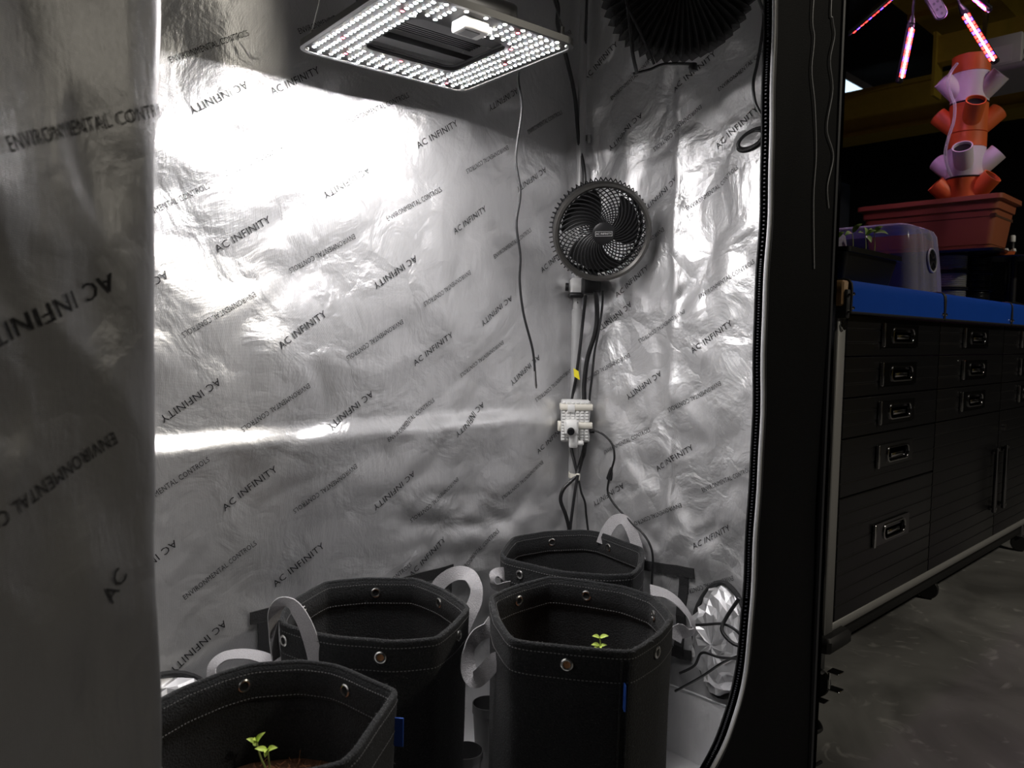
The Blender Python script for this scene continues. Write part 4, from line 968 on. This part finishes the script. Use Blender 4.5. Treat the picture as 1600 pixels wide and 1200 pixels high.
TUBEC = clear_plastic('clear_hose', 0.25, (0.75, 0.75, 0.8))
# black seed tray
t = thing('seed_tray', 'black plastic seed tray standing on the left end of the blue mat', 'tray', loc=(2.0, 0.93, TOPZ))
def tray_shell(w0, l0, w1, l1, h, lip, th=0.003):
    f = lambda w, l, z: [(x, y, z) for x, y in rrect(w, l, 0.012, 3)]
    return MB().loft([f(w0, l0, 0), f(w1, l1, h-0.012), f(w1+lip, l1+lip, h-0.012), f(w1+lip, l1+lip, h), f(w1-th, l1-th, h), f(w0-th, l0-th, th)], True, True)
part(tray_shell(0.285, 0.225, 0.315, 0.255, 0.082, 0.018), 'tray_body', TRAYM, t)
part(MB().box((-0.14, -0.11, 0.058), (0.14, 0.11, 0.062)), 'soil', COIR, t, smooth=False)
t2 = thing('propagation_lid', 'small clear propagation lid standing on the black seed tray', 'lid', loc=(1.93, 0.96, TOPZ+0.082))
part(MB().loft([[(x, y, 0) for x, y in rrect(0.16, 0.18, 0.01, 3)], [(x, y, 0.045) for x, y in rrect(0.15, 0.17, 0.012, 3)], [(x, y, 0.056) for x, y in rrect(0.13, 0.15, 0.012, 3)]], False, True), 'lid_shell', CLEAR, t2)
def bench_plant(px, py, d, lab, dirs, h=0.045):
    b = dep(px, py, d); b.z = TOPZ+0.062
    top = dep(px, py, d); 
    seedling(lab, b, [dict(path=[b, b.lerp(top, 0.5)+RT*0.003, top], leaves=[(top, RT*a+UP*c_-FW*0.3, ln*1.5, 0.016) for a, c_, ln in dirs])], LEAFDARK)
bench_plant(1332, 364, 1.93, 'dark seedling with drooping leaves at the left of the black tray', [(-1, -0.5, 0.018), (0.8, 0.7, 0.02)])
bench_plant(1352, 368, 1.96, 'dark seedling with several broad leaves in the middle of the black tray', [(-0.9, 0.1, 0.017), (0.9, 0.3, 0.018), (0.2, -0.6, 0.018), (-0.4, 0.9, 0.015)])
bench_plant(1366, 364, 1.99, 'dark seedling leaning right in the black tray', [(0.9, 0.6, 0.017), (0.9, -0.3, 0.022), (-0.8, 0.1, 0.015)])
bench_plant(1308, 372, 1.90, 'dark seedling close to the tent edge in the black tray', [(-0.8, 0.2, 0.014), (0.7, 0.5, 0.014)])

# clear humidity dome, its short end with a round vent towards us
dm_ = thing('humidity_dome', 'clear ribbed humidity dome with a round black vent on the blue mat', 'dome', loc=(2.63, 1.085, TOPZ))
dw, dl, dh = 0.30, 0.40, 0.225
def dome_ring(w, l, z, rib=0.0):
    P = rrect(w, l, 0.035, 4); out = []
    for x, y in P: out.append((x, y, z))
    return out
def dense(P, n=140):
    Q = resample([Vector(p) for p in P], n); return Q
rr = []
for w, l, z, rb in ((dw+0.03, dl+0.03, 0.0, 0), (dw+0.03, dl+0.03, 0.010, 0), (dw, dl, 0.012, 0.5), (dw-0.010, dl-0.010, 0.07, 1), (dw-0.024, dl-0.024, 0.15, 1), (dw-0.036, dl-0.036, 0.200, 1), (dw-0.052, dl-0.052, 0.217, 1), (dw-0.085, dl-0.085, dh, 0.6)):
    ring = dense(dome_ring(w, l, z)); n = len(ring); o = []
    for i, p in enumerate(ring):
        d = Vector((p.x, p.y, 0)).normalized(); k = 0.003*rb*(1 if math.sin(2*PI*i/n*14) > 0.35 else 0)
        o.append(p+d*k)
    rr.append(o)
part(MB().loft(rr, False, True), 'dome_shell', CLEAR, dm_, angle=30)
vz = 0.118; vy = -dl/2+0.006
fm = Matrix.Translation((0.035, vy-0.001, vz)) @ frame((0, -1, 0.08), (0, 0, 1))
vent = part(MB().lathe([(0.0, 0.002), (0.034, 0.002), (0.036, 0.0)], 30, fm), 'vent', BLACKGLOSS, dm_)
part(MB().lathe([(0.034, 0.001), (0.035, 0.004), (0.038, 0.004), (0.039, 0.0)], 30, fm), 'vent_rim', mat('vent_rim_white', (0.5, 0.5, 0.52), 0.4), vent)
for k in range(4):
    a = PI/2*k+PI/4
    part(MB().cbox((-0.003, 0.006, 0.002), (0.003, 0.030, 0.0045), 0.0008, fm @ Matrix.Rotation(a, 4, 'Z')), 'vent_spoke', BLACKPLASTIC, vent)
cable('heat_mat_lead', [Vector((2.60, 1.04, TOPZ+0.232)), Vector((2.68, 0.995, TOPZ+0.232)), Vector((2.735, 0.975, TOPZ+0.232)), Vector((2.77, 0.955, TOPZ+0.222))], 0.004, 'black lead with plug lying over the clear dome')
tag(MB().tube([Vector((2.77, 0.955, TOPZ+0.222)), Vector((2.778, 0.952, TOPZ+0.220)), Vector((2.80, 0.945, TOPZ+0.205)), Vector((2.815, 0.94, TOPZ+0.200))], [0.004, 0.009, 0.008, 0.004], 10).build('lead_plug', BLACKPLASTIC), 'black plug at the end of the lead over the dome', 'plug')

# stacked filament spools carrying the planter
SPB = mat('black_filament', (0.012, 0.012, 0.012), 0.3); SPG = mat('clear_grey_filament', (0.22, 0.22, 0.20), 0.3)
def spool(label, loc, wind, rw=0.057, h=0.0645):
    t = thing('filament_spool', label, 'spool', 'spools under the planter', loc=loc)
    for z in (0.002, h-0.004): part(MB().lathe([(0.02, z), (0.063, z), (0.064, z+0.001), (0.064, z+0.003), (0.063, z+0.004), (0.02, z+0.004)], 40), 'flange', BLACKPLASTIC, t)
    pr_ = [(0.03, 0.006)]; n = 15
    for k in range(n):
        z0 = 0.006+(h-0.012)*k/n; z1 = 0.006+(h-0.012)*(k+1)/n; j = 0.0012*math.sin(k*2.7)
        pr_ += [(rw-0.0015, z0), (rw+j, z0+(z1-z0)*0.3), (rw+j, z0+(z1-z0)*0.7), (rw-0.0015, z1)]
    part(MB().lathe(pr_, 40), 'winding', wind, t)
sx, sy = at(1522, 430, 1, 0.985).x, 0.985; gsx = at(1484, 430, 1, 1.03).x
for k, nm in enumerate(('bottom', 'middle', 'top')):
    spool(nm+' spool of glossy black filament under the terracotta planter', (sx, sy, TOPZ+0.065*k), SPB)
for k, nm in enumerate(('bottom', 'middle', 'top')):
    spool(nm+' spool of greyish clear filament behind the humidity dome', (gsx, 1.03, TOPZ+0.065*k), SPG)
PLZ = TOPZ+0.065*3+0.006
sc_ = thing('planter_saucer', 'black saucer tray between the spools and the terracotta planter', 'tray', loc=(3.335, 1.105, TOPZ+0.065*3+0.0005))
part(MB().loft([[(x, y, 0.0) for x, y in rrect(0.30, 0.50, 0.02, 4)], [(x, y, 0.009) for x, y in rrect(0.31, 0.51, 0.02, 4)], [(x, y, 0.009) for x, y in rrect(0.30, 0.50, 0.02, 4)], [(x, y, 0.004) for x, y in rrect(0.29, 0.49, 0.02, 4)]], True, True), 'saucer', BLACKGLOSS, sc_)
# terracotta planter
TERRA = mat('terracotta_plastic', (0.33, 0.10, 0.045), 0.5, 0, 0.1, 300, 0.06)
pc = at(1560, 385, 1, 0.86)
PX, PY = 3.335, 1.105
pl = thing('trough_planter', 'long terracotta trough planter holding the orange and white tower', 'planter', loc=(PX, PY, PLZ))
pl.rotation_euler.z = math.radians(0)
ph = at(1567, 300, 1, 0.845).z-PLZ
def tr(w, l, z, r=0.02): return [(x, y, z) for x, y in rrect(w, l, r, 4)]
part(MB().loft([tr(0.19, 0.43, 0.0), tr(0.195, 0.44, 0.022), tr(0.199, 0.444, 0.0225), tr(0.225, 0.475, ph*0.74), tr(0.237, 0.487, ph*0.745), tr(0.243, 0.493, ph-0.020), tr(0.270, 0.520, ph-0.018), tr(0.270, 0.520, ph-0.001), tr(0.262, 0.512, ph), tr(0.235, 0.485, ph-0.003), tr(0.20, 0.43, 0.03)], True, True), 'trough', TERRA, pl)
part(MB().box((-0.11, -0.235, ph*0.60), (0.11, 0.235, ph*0.66)), 'soil', COIR, pl, smooth=False)
# stacking tower
ORANGE = mat('orange_plastic', (0.80, 0.16, 0.035), 0.5); WHITEP = mat('white_pla', (0.78, 0.76, 0.80), 0.5)
tb_ = at(1506, 318, 0, PX+0.02); 
TXc, TYc = PX+0.02, tb_.y
tw = thing('hydroponic_tower', 'stacked orange and white planting tower with angled cup openings rising from the planter', 'planting tower', loc=(TXc, TYc, PLZ+ph*0.66))
dT = depth_of((TXc, TYc, 1.4))
def zof(py): return dep(1515, py+8, dT).z-(PLZ+ph*0.66)
RTOW = 0.0655*dT/2.98
camdir = math.atan2(-TYc, -TXc)
def cyl_part(y_top, y_bot, m, ports, name='tower_segment'):
    z0, z1 = zof(y_bot), zof(y_top)
    s = part(MB().lathe([(RTOW-0.006, z0), (RTOW, z0+0.001), (RTOW, z1-0.001), (RTOW-0.006, z1), (RTOW-0.012, z1)], 48, cap1=True), name, m, tw)
    for ang, fz_ in ports:                            # angle to the right of the camera's line of sight, degrees
        a = camdir+math.radians(ang); o = Vector((math.cos(a), math.sin(a), 0)); ax = (o*0.72+Vector((0, 0, 0.69))).normalized()
        zc_ = z0+(z1-z0)*fz_; base = o*(RTOW*0.50)+Vector((0, 0, zc_-0.030)); rp = 0.0345*dT/2.98
        fm = Matrix.Translation(base) @ frame(ax, o)
        Lp = 0.100*dT/2.98
        c = part(MB().lathe([(rp*0.92, 0), (rp, Lp*0.5), (rp, Lp), (rp-0.004, Lp), (rp-0.004, Lp-0.012)], 32, fm), 'cup_opening', m, s)
        part(MB().lathe([(0.0, Lp-0.012), (rp-0.004, Lp-0.012)], 24, fm), 'cup_shade_disc', HOLE, c)  # dark disc painted as the shade down the opening
cyl_part(86, 112, ORANGE, [])
cyl_part(112, 157, WHITEP, [(-62, 0.45), (70, 0.45), (180, 0.45)])
cyl_part(159, 203, ORANGE, [(12, 0.55), (-95, 0.4), (110, 0.4)])
cyl_part(203.6, 226, ORANGE, [])
cyl_part(226, 271, WHITEP, [(-8, 0.55), (-110, 0.35), (85, 0.45)])
cyl_part(273, 330, ORANGE, [(-72, 0.62), (58, 0.70), (180, 0.6)])
for py in (158, 272): part(MB().lathe([(RTOW+0.001, zof(py)-0.003), (RTOW+0.003, zof(py)), (RTOW+0.001, zof(py)+0.003)], 40), 'seal_ring', BLACKPLASTIC, tw)
hs = [dep(x, y, dT-0.09) for x, y in ((1496, 99), (1486, 112), (1481, 130), (1487, 150), (1492, 165), (1490, 190), (1482, 215), (1477, 240), (1481, 262), (1487, 276))]
tag(MB().tube(spline(hs, 6), 0.0055, 10).build('water_hose', TUBEC), 'clear water hose curving down the left side of the tower', 'hose')

# orange tray with small electronics at the far right, and the dark bench clutter behind
ct = dep(1570, 402, 2.95)
sp_t = (ct.x, ct.y, TOPZ)
def on(px, py, d): return dep(px, py, d)
spool_z = dep(1575, 402, 2.95).z
plt = thing('round_plate', 'black round plate on a post carrying the orange parts tray', 'stand', loc=(on(1585, 402, 2.95).x, on(1585, 402, 2.95).y, TOPZ))
hz = spool_z-TOPZ
part(MB().lathe([(0.0, hz-0.006), (0.115, hz-0.006), (0.118, hz-0.003), (0.115, hz), (0.0, hz)], 40), 'plate', BLACKGLOSS, plt)
part(MB().lathe([(0.05, 0), (0.04, 0.01), (0.012, 0.02), (0.012, hz-0.006)], 20), 'post', BLACKPLASTIC, plt)
ob = thing('parts_tray', 'orange plastic parts tray on the black round plate', 'tray', loc=(on(1568, 401, 2.93).x, on(1568, 401, 2.93).y, spool_z+0.001))
ob.rotation_euler.z = 0.5
part(MB().loft([tr(0.085, 0.05, 0.0, 0.004), tr(0.09, 0.055, 0.014, 0.004), tr(0.086, 0.051, 0.014, 0.004), tr(0.08, 0.046, 0.003, 0.004)], True, True), 'tray_shell', ORANGE, ob)
for k, (px, py, c_) in enumerate(((1573, 391, WHITEPLASTIC), (1564, 388, BLACKPLASTIC), (1583, 388, WHITEPLASTIC))):
    p = on(px, py, 2.93); o = MB().cbox((-0.010, -0.006, -0.006), (0.010, 0.006, 0.006), 0.001, Matrix.Rotation(0.5*k, 4, 'Z') @ Matrix.Rotation(0.4, 4, 'Y')).build('connector_piece', c_)
    o.location = (p.x, p.y, spool_z+0.022); tag(o, ('white connector block lying in the orange parts tray', 'black connector block lying in the orange parts tray', 'white rounded plug at the right of the orange parts tray')[k], 'connector')
bt = thing('small_bottle', 'small white capped bottle beyond the end of the planter', 'bottle', loc=(on(1582, 372, 3.1).x, on(1582, 372, 3.1).y, TOPZ))
zb_ = on(1582, 378, 3.1).z-TOPZ
part(MB().lathe([(0, 0), (0.018, 0), (0.020, 0.004), (0.020, zb_*0.8), (0.010, zb_*0.92), (0.010, zb_)], 20), 'bottle_body', BLACKPLASTIC, bt)
part(MB().lathe([(0.011, zb_), (0.011, zb_+0.022), (0.008, zb_+0.026), (0, zb_+0.026)], 16), 'cap', WHITEPLASTIC, bt)
pb = on(1585, 455, 3.15)
prn = thing('desktop_machine', 'dark boxy machine with a small lit display on the right end of the bench', 'machine', loc=(3.60, 1.17, TOPZ))
part(MB().cbox((-0.13, -0.12, 0.0), (0.16, 0.13, 0.018), 0.004), 'base', BLACKPLASTIC, prn)
for x in (-0.12, 0.15): part(MB().cbox((x-0.012, -0.02, 0.018), (x+0.012, 0.02, 0.19), 0.003), 'upright', BLACKPLASTIC, prn)
part(MB().cbox((-0.13, -0.025, 0.15), (0.16, 0.02, 0.185), 0.004), 'gantry', SIDE, prn)
scn = part(MB().cbox((-0.05, -0.05, 0.10), (0.0, -0.028, 0.16), 0.003), 'head', GREYPLASTIC, prn)
part(MB().box((-0.045, -0.0515, 0.135), (-0.02, -0.0502, 0.150)), 'display', mat('display_glow', (0.8, 0.9, 0.9), 0.4, emit=(0.8, 0.95, 0.9), es=0.6), scn, smooth=False)
for x in (-0.02, 0.02): part(MB().tube([(x+0.08, -0.06, 0.018), (x+0.08, -0.06, 0.05)], 0.008, 12), 'spring_post', NICKEL, prn)

# ---------------------------------------------------------------- clip-on grow bars over the tower
PB = mat('bar_housing', (0.010, 0.010, 0.012), 0.4)
RED = mat('red_cell', (0.5, 0.05, 0.05), 0.4, emit=(1.0, 0.02, 0.015), es=16.0); BLUEL = mat('blue_cell', (0.05, 0.05, 0.5), 0.4, emit=(0.06, 0.025, 1.0), es=18.0)
WHT = mat('white_strip', (0.9, 0.8, 0.9), 0.4, emit=(0.92, 0.50, 1.0), es=230.0)
lamp = thing('grow_bar_lamp', 'four-armed gooseneck grow lamp with purple glowing bars above the tower', 'lamp', loc=dep(1470, -60, 2.85))
def bar(p0, p1, face, lit=1.0):
    p0, p1 = Vector(p0), Vector(p1); ax = (p1-p0); Ln = ax.length; ax.normalize(); face = (Vector(face)-ax*Vector(face).dot(ax)).normalized(); side = ax.cross(face)
    fm = Matrix(((side.x, face.x, ax.x, p0.x), (side.y, face.y, ax.y, p0.y), (side.z, face.z, ax.z, p0.z), (0, 0, 0, 1)))
    b = wpart(MB().cbox((-0.013, -0.012, -0.012), (0.013, 0.004, Ln+0.012), 0.004, fm), 'light_bar', PB, lamp)
    wpart2 = lambda mb, nm, m: setattr_inv(mb.build(nm, m, b, smooth=False), b)
    wpart2(MB().box((-0.0022, 0.0035, 0.004), (0.0022, 0.0050, Ln-0.004), fm), 'glow_strip', WHT)
    n = 12
    for k in range(n):
        z = 0.006+(Ln-0.012)*(k+0.5)/n
        for s_ in (-1, 1): wpart2(MB().box((s_*0.0078-0.0045, 0.0035, z-0.006), (s_*0.0078+0.0045, 0.0046, z+0.006), fm), 'cell', RED if (k % 3) != 1 else BLUEL)  # cells widened to stand in for the glow around the diodes
    wpart(MB().tube([fm @ Vector((0, -0.004, -0.012)), fm @ Vector((0, -0.004, -0.035))], [0.012, 0.006], 12), 'joint', PB, lamp)
    return fm
def setattr_inv(o, b): o.matrix_parent_inverse = Matrix(); return o
bars = []
D2 = 2.72
bars.append(bar(dep(1424, 42, 2.62), dep(1407, 124, 2.66), -FW+RT*0.45, 1))
bars.append(bar(dep(1507, 20, 2.72), dep(1554, 95, 2.78), -FW*0.6-RT*0.5-UP*0.6, 1))
bars.append(bar(dep(1402, -12, 2.55), dep(1326, 53, 2.52), RT*0.6-UP*0.8+FW*0.55, 1))
bars.append(bar(dep(1512, -12, 2.66), dep(1543, 14, 2.62), -UP*0.8-RT*0.7+FW*0.25, 1))
for fm in bars:
    a = fm @ Vector((0, -0.004, -0.035)); b = lamp.location
    wpart(MB().tube(spline([a, a+(fm.to_3x3() @ Vector((0, 0, -0.05)))+Vector((0, 0, 0.03)), b.lerp(a, 0.35)+Vector((0, 0, 0.06)), b], 8), 0.0042, 8), 'gooseneck', PB, lamp)
wpart(MB().cbox((-0.03, -0.03, -0.03), (0.03, 0.03, 0.05), 0.006, Matrix.Translation(lamp.location)), 'hub', PB, lamp)
wpart(MB().tube([lamp.location, lamp.location+Vector((0.05, 0.3, 0.1)), Vector((3.3, 1.7, 2.6)), Vector((3.3, 1.7, 3.7))], 0.008, 8), 'stand_pole', PB, lamp)
rc = dep(1462, 8, 2.60); ctl = thing('inline_controller', 'oval inline remote controller with round buttons hanging beside the purple bars', 'controller', loc=rc)
xa = (RT*0.60-UP*0.80).normalized(); za = (-FW-UP*0.3).normalized(); ctl.rotation_euler = frame(za, xa).to_euler()
part(MB().loft([[(x, y, z) for x, y in rrect(0.105-i, 0.044-i, 0.021-i/2, 6)] for z, i in ((-0.007, 0.004), (-0.004, 0), (0.004, 0), (0.007, 0.005))], True, True), 'shell', PB, ctl)
part(MB().loft([[(x, y, z) for x, y in rrect(0.092, 0.034, 0.016, 6)] for z in (0.0066, 0.0078)], True, True), 'face_plate', mat('controller_face', (0.55, 0.45, 0.62), 0.45), ctl)  # purple lamplight mixed into the colour of face and buttons
for x in (-0.030, -0.008, 0.014, 0.033):
    for y in ((-0.007, 0.007) if x < 0.02 else (0.0,)): part(MB().lathe([(0.0045, 0.0078), (0.0045, 0.0085), (0, 0.0085)], 12, Matrix.Translation((x, y, 0))), 'button', mat('button_grey', (0.25, 0.2, 0.3), 0.5), ctl)
cable('controller_cord', [dep(1446, -14, 2.60), dep(1452, -40, 2.64), dep(1462, -56, 2.75)], 0.003, 'short cord holding the oval controller under the lamp', sub=5)

# ================================================================ overhead: beams, lights, far clutter
YEL = mat('yellow_paint', (0.50, 0.36, 0.04), 0.6, 0, 0.1, 20, 0.15)
XA = 6.0
za0, za1 = at(1304, 218, 0, XA).z, at(1307, 156, 0, XA).z
bA = thing('yellow_girder', 'long dull yellow girder crossing behind the tower', 'beam', loc=(XA, 2.0, za0))
hA = za1-za0+0.04
part(MB().box((0, -4.5, 0.0), (0.30, 4.0, 0.03)), 'lower_flange', YEL, bA, smooth=False)
part(MB().box((0.03, -4.5, 0.03), (0.06, 4.0, hA-0.03)), 'web', YEL, bA, smooth=False)
part(MB().box((0, -4.5, hA-0.03), (0.30, 4.0, hA)), 'upper_flange', YEL, bA, smooth=False)
for y in (-1.4, -0.1, 1.2): part(MB().box((0.002, y, 0.03), (0.03, y+0.025, hA-0.03)), 'stiffener', YEL, bA, smooth=False)
for y in (3.8, -4.3): part(MB().box((0.05, y, GZ-za0), (0.25, y+0.2, 0)), 'column', YEL, bA, smooth=False)
q0 = at(1388, 0, 1, 1.9); q1 = at(1483, 75, 1, 1.9)
bB = thing('yellow_roof_beam', 'wide dull yellow box beam overhead beyond the purple bars', 'beam', loc=(q0.x, 1.9, q0.z))
part(MB().box((-3.5, -0.46, 0.0), (q1.x-q0.x, 0.0, 0.02)), 'underside', YEL, bB, smooth=False)
part(MB().box((-3.5, -0.46, 0.02), (q1.x-q0.x, -0.44, 0.30)), 'side_plate', YEL, bB, smooth=False)
part(MB().box((-3.5, -0.02, 0.02), (q1.x-q0.x, 0.0, 0.30)), 'side_plate', YEL, bB, smooth=False)
part(MB().box((-3.5, -0.50, -0.03), (q1.x-q0.x-0.9, -0.44, 0.0)), 'edge_angle', YEL, bB, smooth=False)
part(MB().box((q1.x-q0.x-0.75, -0.46, -0.035), (q1.x-q0.x-0.70, 0.0, 0.0)), 'cross_angle', YEL, bB, smooth=False)
for dx in (-3.4, q1.x-q0.x-0.1): part(MB().box((dx, -0.26, 0.3), (dx+0.05, -0.20, 3.7-q0.z)), 'hanger', YEL, bB, smooth=False)
uA = at(1462, 78, 0, 5.2); uB = at(1600, 40, 0, 5.2)
bC = thing('yellow_cross_beam', 'dull yellow cross beam high behind the tower top', 'beam', loc=(5.2, uA.y, uA.z))
part(MB().box((0, -2.2, -0.08), (0.10, 0, 0.08)), 'web', YEL, bC, smooth=False)
part(MB().box((-0.03, -0.012, -0.28), (0.10, 0.006, 0.10)), 'end_plate', YEL, bC, smooth=False)
part(MB().box((0.02, -1.5, 0.08), (0.08, -1.44, 3.7-uA.z)), 'hanger', YEL, bC, smooth=False)
def fixture(label, x, y, z, L=1.25):
    t = thing('strip_light', label, 'ceiling light', None, loc=(x, y, z))
    part(MB().loft([[(-L/2, a, b), (L/2, a, b)] for a, b in ((-0.14, 0.0), (-0.17, 0.05), (-0.10, 0.09), (0.10, 0.09), (0.17, 0.05), (0.14, 0.0), (-0.14, 0.0))], closed=False), 'housing', GREYPLASTIC, t)
    part(MB().cbox((-L/2+0.01, -0.13, -0.012), (L/2-0.01, 0.13, 0.004), 0.006), 'diffuser', mat('strip_diffuser', (0.9, 0.95, 1), 0.4, emit=(0.62, 0.83, 1.0), es=TUBE_POWER), t)
    for dx in (-L*0.35, L*0.35): part(MB().tube([(dx, 0, 0.09), (dx, 0, 3.7-z)], 0.004, 6), 'hanger', NICKEL, t)
e0, e1 = at(1308, 130, 2, 3.3), at(1358, 160, 2, 3.3)
fixture('strip light glowing pale blue above the far yellow girder', e1.x-0.625, e1.y, 3.3)
def add_lamp(label, x, y, z):  # added lamp, out of view, that brightens the workbench and the concrete
    t = thing('added_lamp', label, 'lamp', None, loc=(x, y, z))
    part(MB().lathe([(0.20, 0.0), (0.205, 0.01), (0.16, 0.10), (0.07, 0.16), (0.07, 0.26), (0.0, 0.27)], 40), 'reflector', GREYPLASTIC, t)
    part(MB().lathe([(0.0, 0.004), (0.195, 0.004)], 40), 'lens', mat('added_lamp_lens', (0.9, 0.9, 0.85), 0.4, emit=(1.0, 0.92, 0.78), es=ADDED_LAMP_POWER), t)
    part(MB().tube([(0, 0, 0.27), (0, 0, 3.7-z)], 0.006, 8), 'rod', NICKEL, t)
add_lamp('added round lamp out of view over the aisle, brightening bench and floor', 3.0, -2.2, 3.2)
# pale boxes on the far shelf
sh0 = at(1490, 96, 1, 1.35); sh = thing('overhead_shelf', 'pale grey shelf slab high behind the tower', 'shelf', loc=(4.3, 1.05, at(1560, 112, 0, 4.3).z))
part(MB().cbox((0, -1.0, 0), (0.42, 0.36, 0.03), 0.004), 'board', mat('shelf_grey', (0.45, 0.45, 0.46), 0.6), sh)
for y in (-0.9, 0.25): part(MB().box((0.2, y, 0.03), (0.22, y+0.02, 3.7-sh.location.z)), 'rod', NICKEL, sh, smooth=False)
w1 = at(1562, 100, 0, 4.4); wbx = thing('white_box', 'white carton with a paper label on the high shelf', 'box', loc=(4.5, w1.y, sh.location.z+0.031))
part(MB().cbox((-0.10, -0.09, 0), (0.10, 0.09, 0.17), 0.003), 'carton', GREYPLASTIC, wbx)
part(MB().box((-0.1015, -0.05, 0.04), (-0.0995, 0.05, 0.12)), 'label', WHITEPLASTIC, wbx, smooth=False)
w2 = at(1668, 82, 0, 4.4); wb2 = thing('dark_tool', 'dark tool lying at the right end of the high shelf', 'tool', loc=(4.45, w2.y, sh.location.z+0.031))
part(MB().cbox((-0.08, -0.14, 0), (0.08, 0.10, 0.09), 0.02), 'tool_body', BLACKPLASTIC, wb2)
part(MB().tube([(0, 0.08, 0.05), (0, 0.18, 0.09), (0, 0.22, 0.06)], 0.018, 10), 'grip', BLACKPLASTIC, wb2)
lk = thing('tall_locker', 'tall dim blue-grey locker far behind between tent and planter', 'locker', loc=(at(1311, 300, 1, 3.0).x, 3.0, GZ))
lkh = at(1311, 283, 1, 3.0).z-GZ
part(MB().cbox((-0.30, 0, 0), (0.22, 0.5, lkh), 0.006), 'carcass', mat('locker_paint', (0.10, 0.11, 0.14), 0.5), lk)
part(MB().cbox((-0.28, -0.012, 0.05), (-0.04, 0.0, lkh-0.04), 0.004), 'door', MATS['locker_paint'], lk)
part(MB().cbox((-0.03, -0.012, 0.05), (0.20, 0.0, lkh-0.04), 0.004), 'door', MATS['locker_paint'], lk)

# ---------------------------------------------------------------- cords on and beside the tent front
def onfront(px, py, k=0.010): return at(px, py, 1, TY0-k)
cable('hanging_cable', [Vector((1.262, TY0-0.012, 1.745)), onfront(1273, -20), onfront(1272, 60), onfront(1268, 110), onfront(1273, 165), onfront(1275, 240), onfront(1271, 310), onfront(1272, 420)], 0.0011, 'thin pale cord hanging straight down the black front panel', PIPING, 6)
cable('hanging_cable', [Vector((1.285, TY0-0.012, 1.745)), onfront(1300, -20), onfront(1301, 30), onfront(1304, 55), onfront(1297, 95), onfront(1301, 140), onfront(1292, 200), onfront(1302, 243), onfront(1293, 290), onfront(1295, 325)], 0.0012, 'thin pale wavy cord along the corner of the black front panel', PIPING, 6)
cable('gap_cable', [at(1286, 430, 1, 0.68), at(1284, 520, 1, 0.68), at(1291, 600, 1, 0.68), at(1297, 690, 1, 0.68), at(1286, 780, 1, 0.68), at(1289, 850, 1, 0.68), at(1286, 905, 1, 0.68), at(1270, 918, 1, 0.68), at(1274, 960, 1, 0.68), at(1280, 990, 1, 0.68), at(1272, 1010, 1, 0.68), at(1268, 1060, 1, 0.68), Vector((1.42, 0.68, GZ+0.004)), Vector((1.50, 0.66, GZ+0.0036))], 0.0035, 'wavy black cable hanging in the gap between tent and bench')
f0 = at(1275, 1125, 2, GZ+0.005); f1 = at(1283, 1140, 2, GZ+0.005); f2 = at(1265, 1146, 2, GZ+0.005)
cable('floor_loop', [at(1258, 1128, 2, GZ+0.02), f0, f1, f2, at(1250, 1150, 2, GZ+0.006)], 0.004, 'black cable loop lying on the concrete at the tent corner')
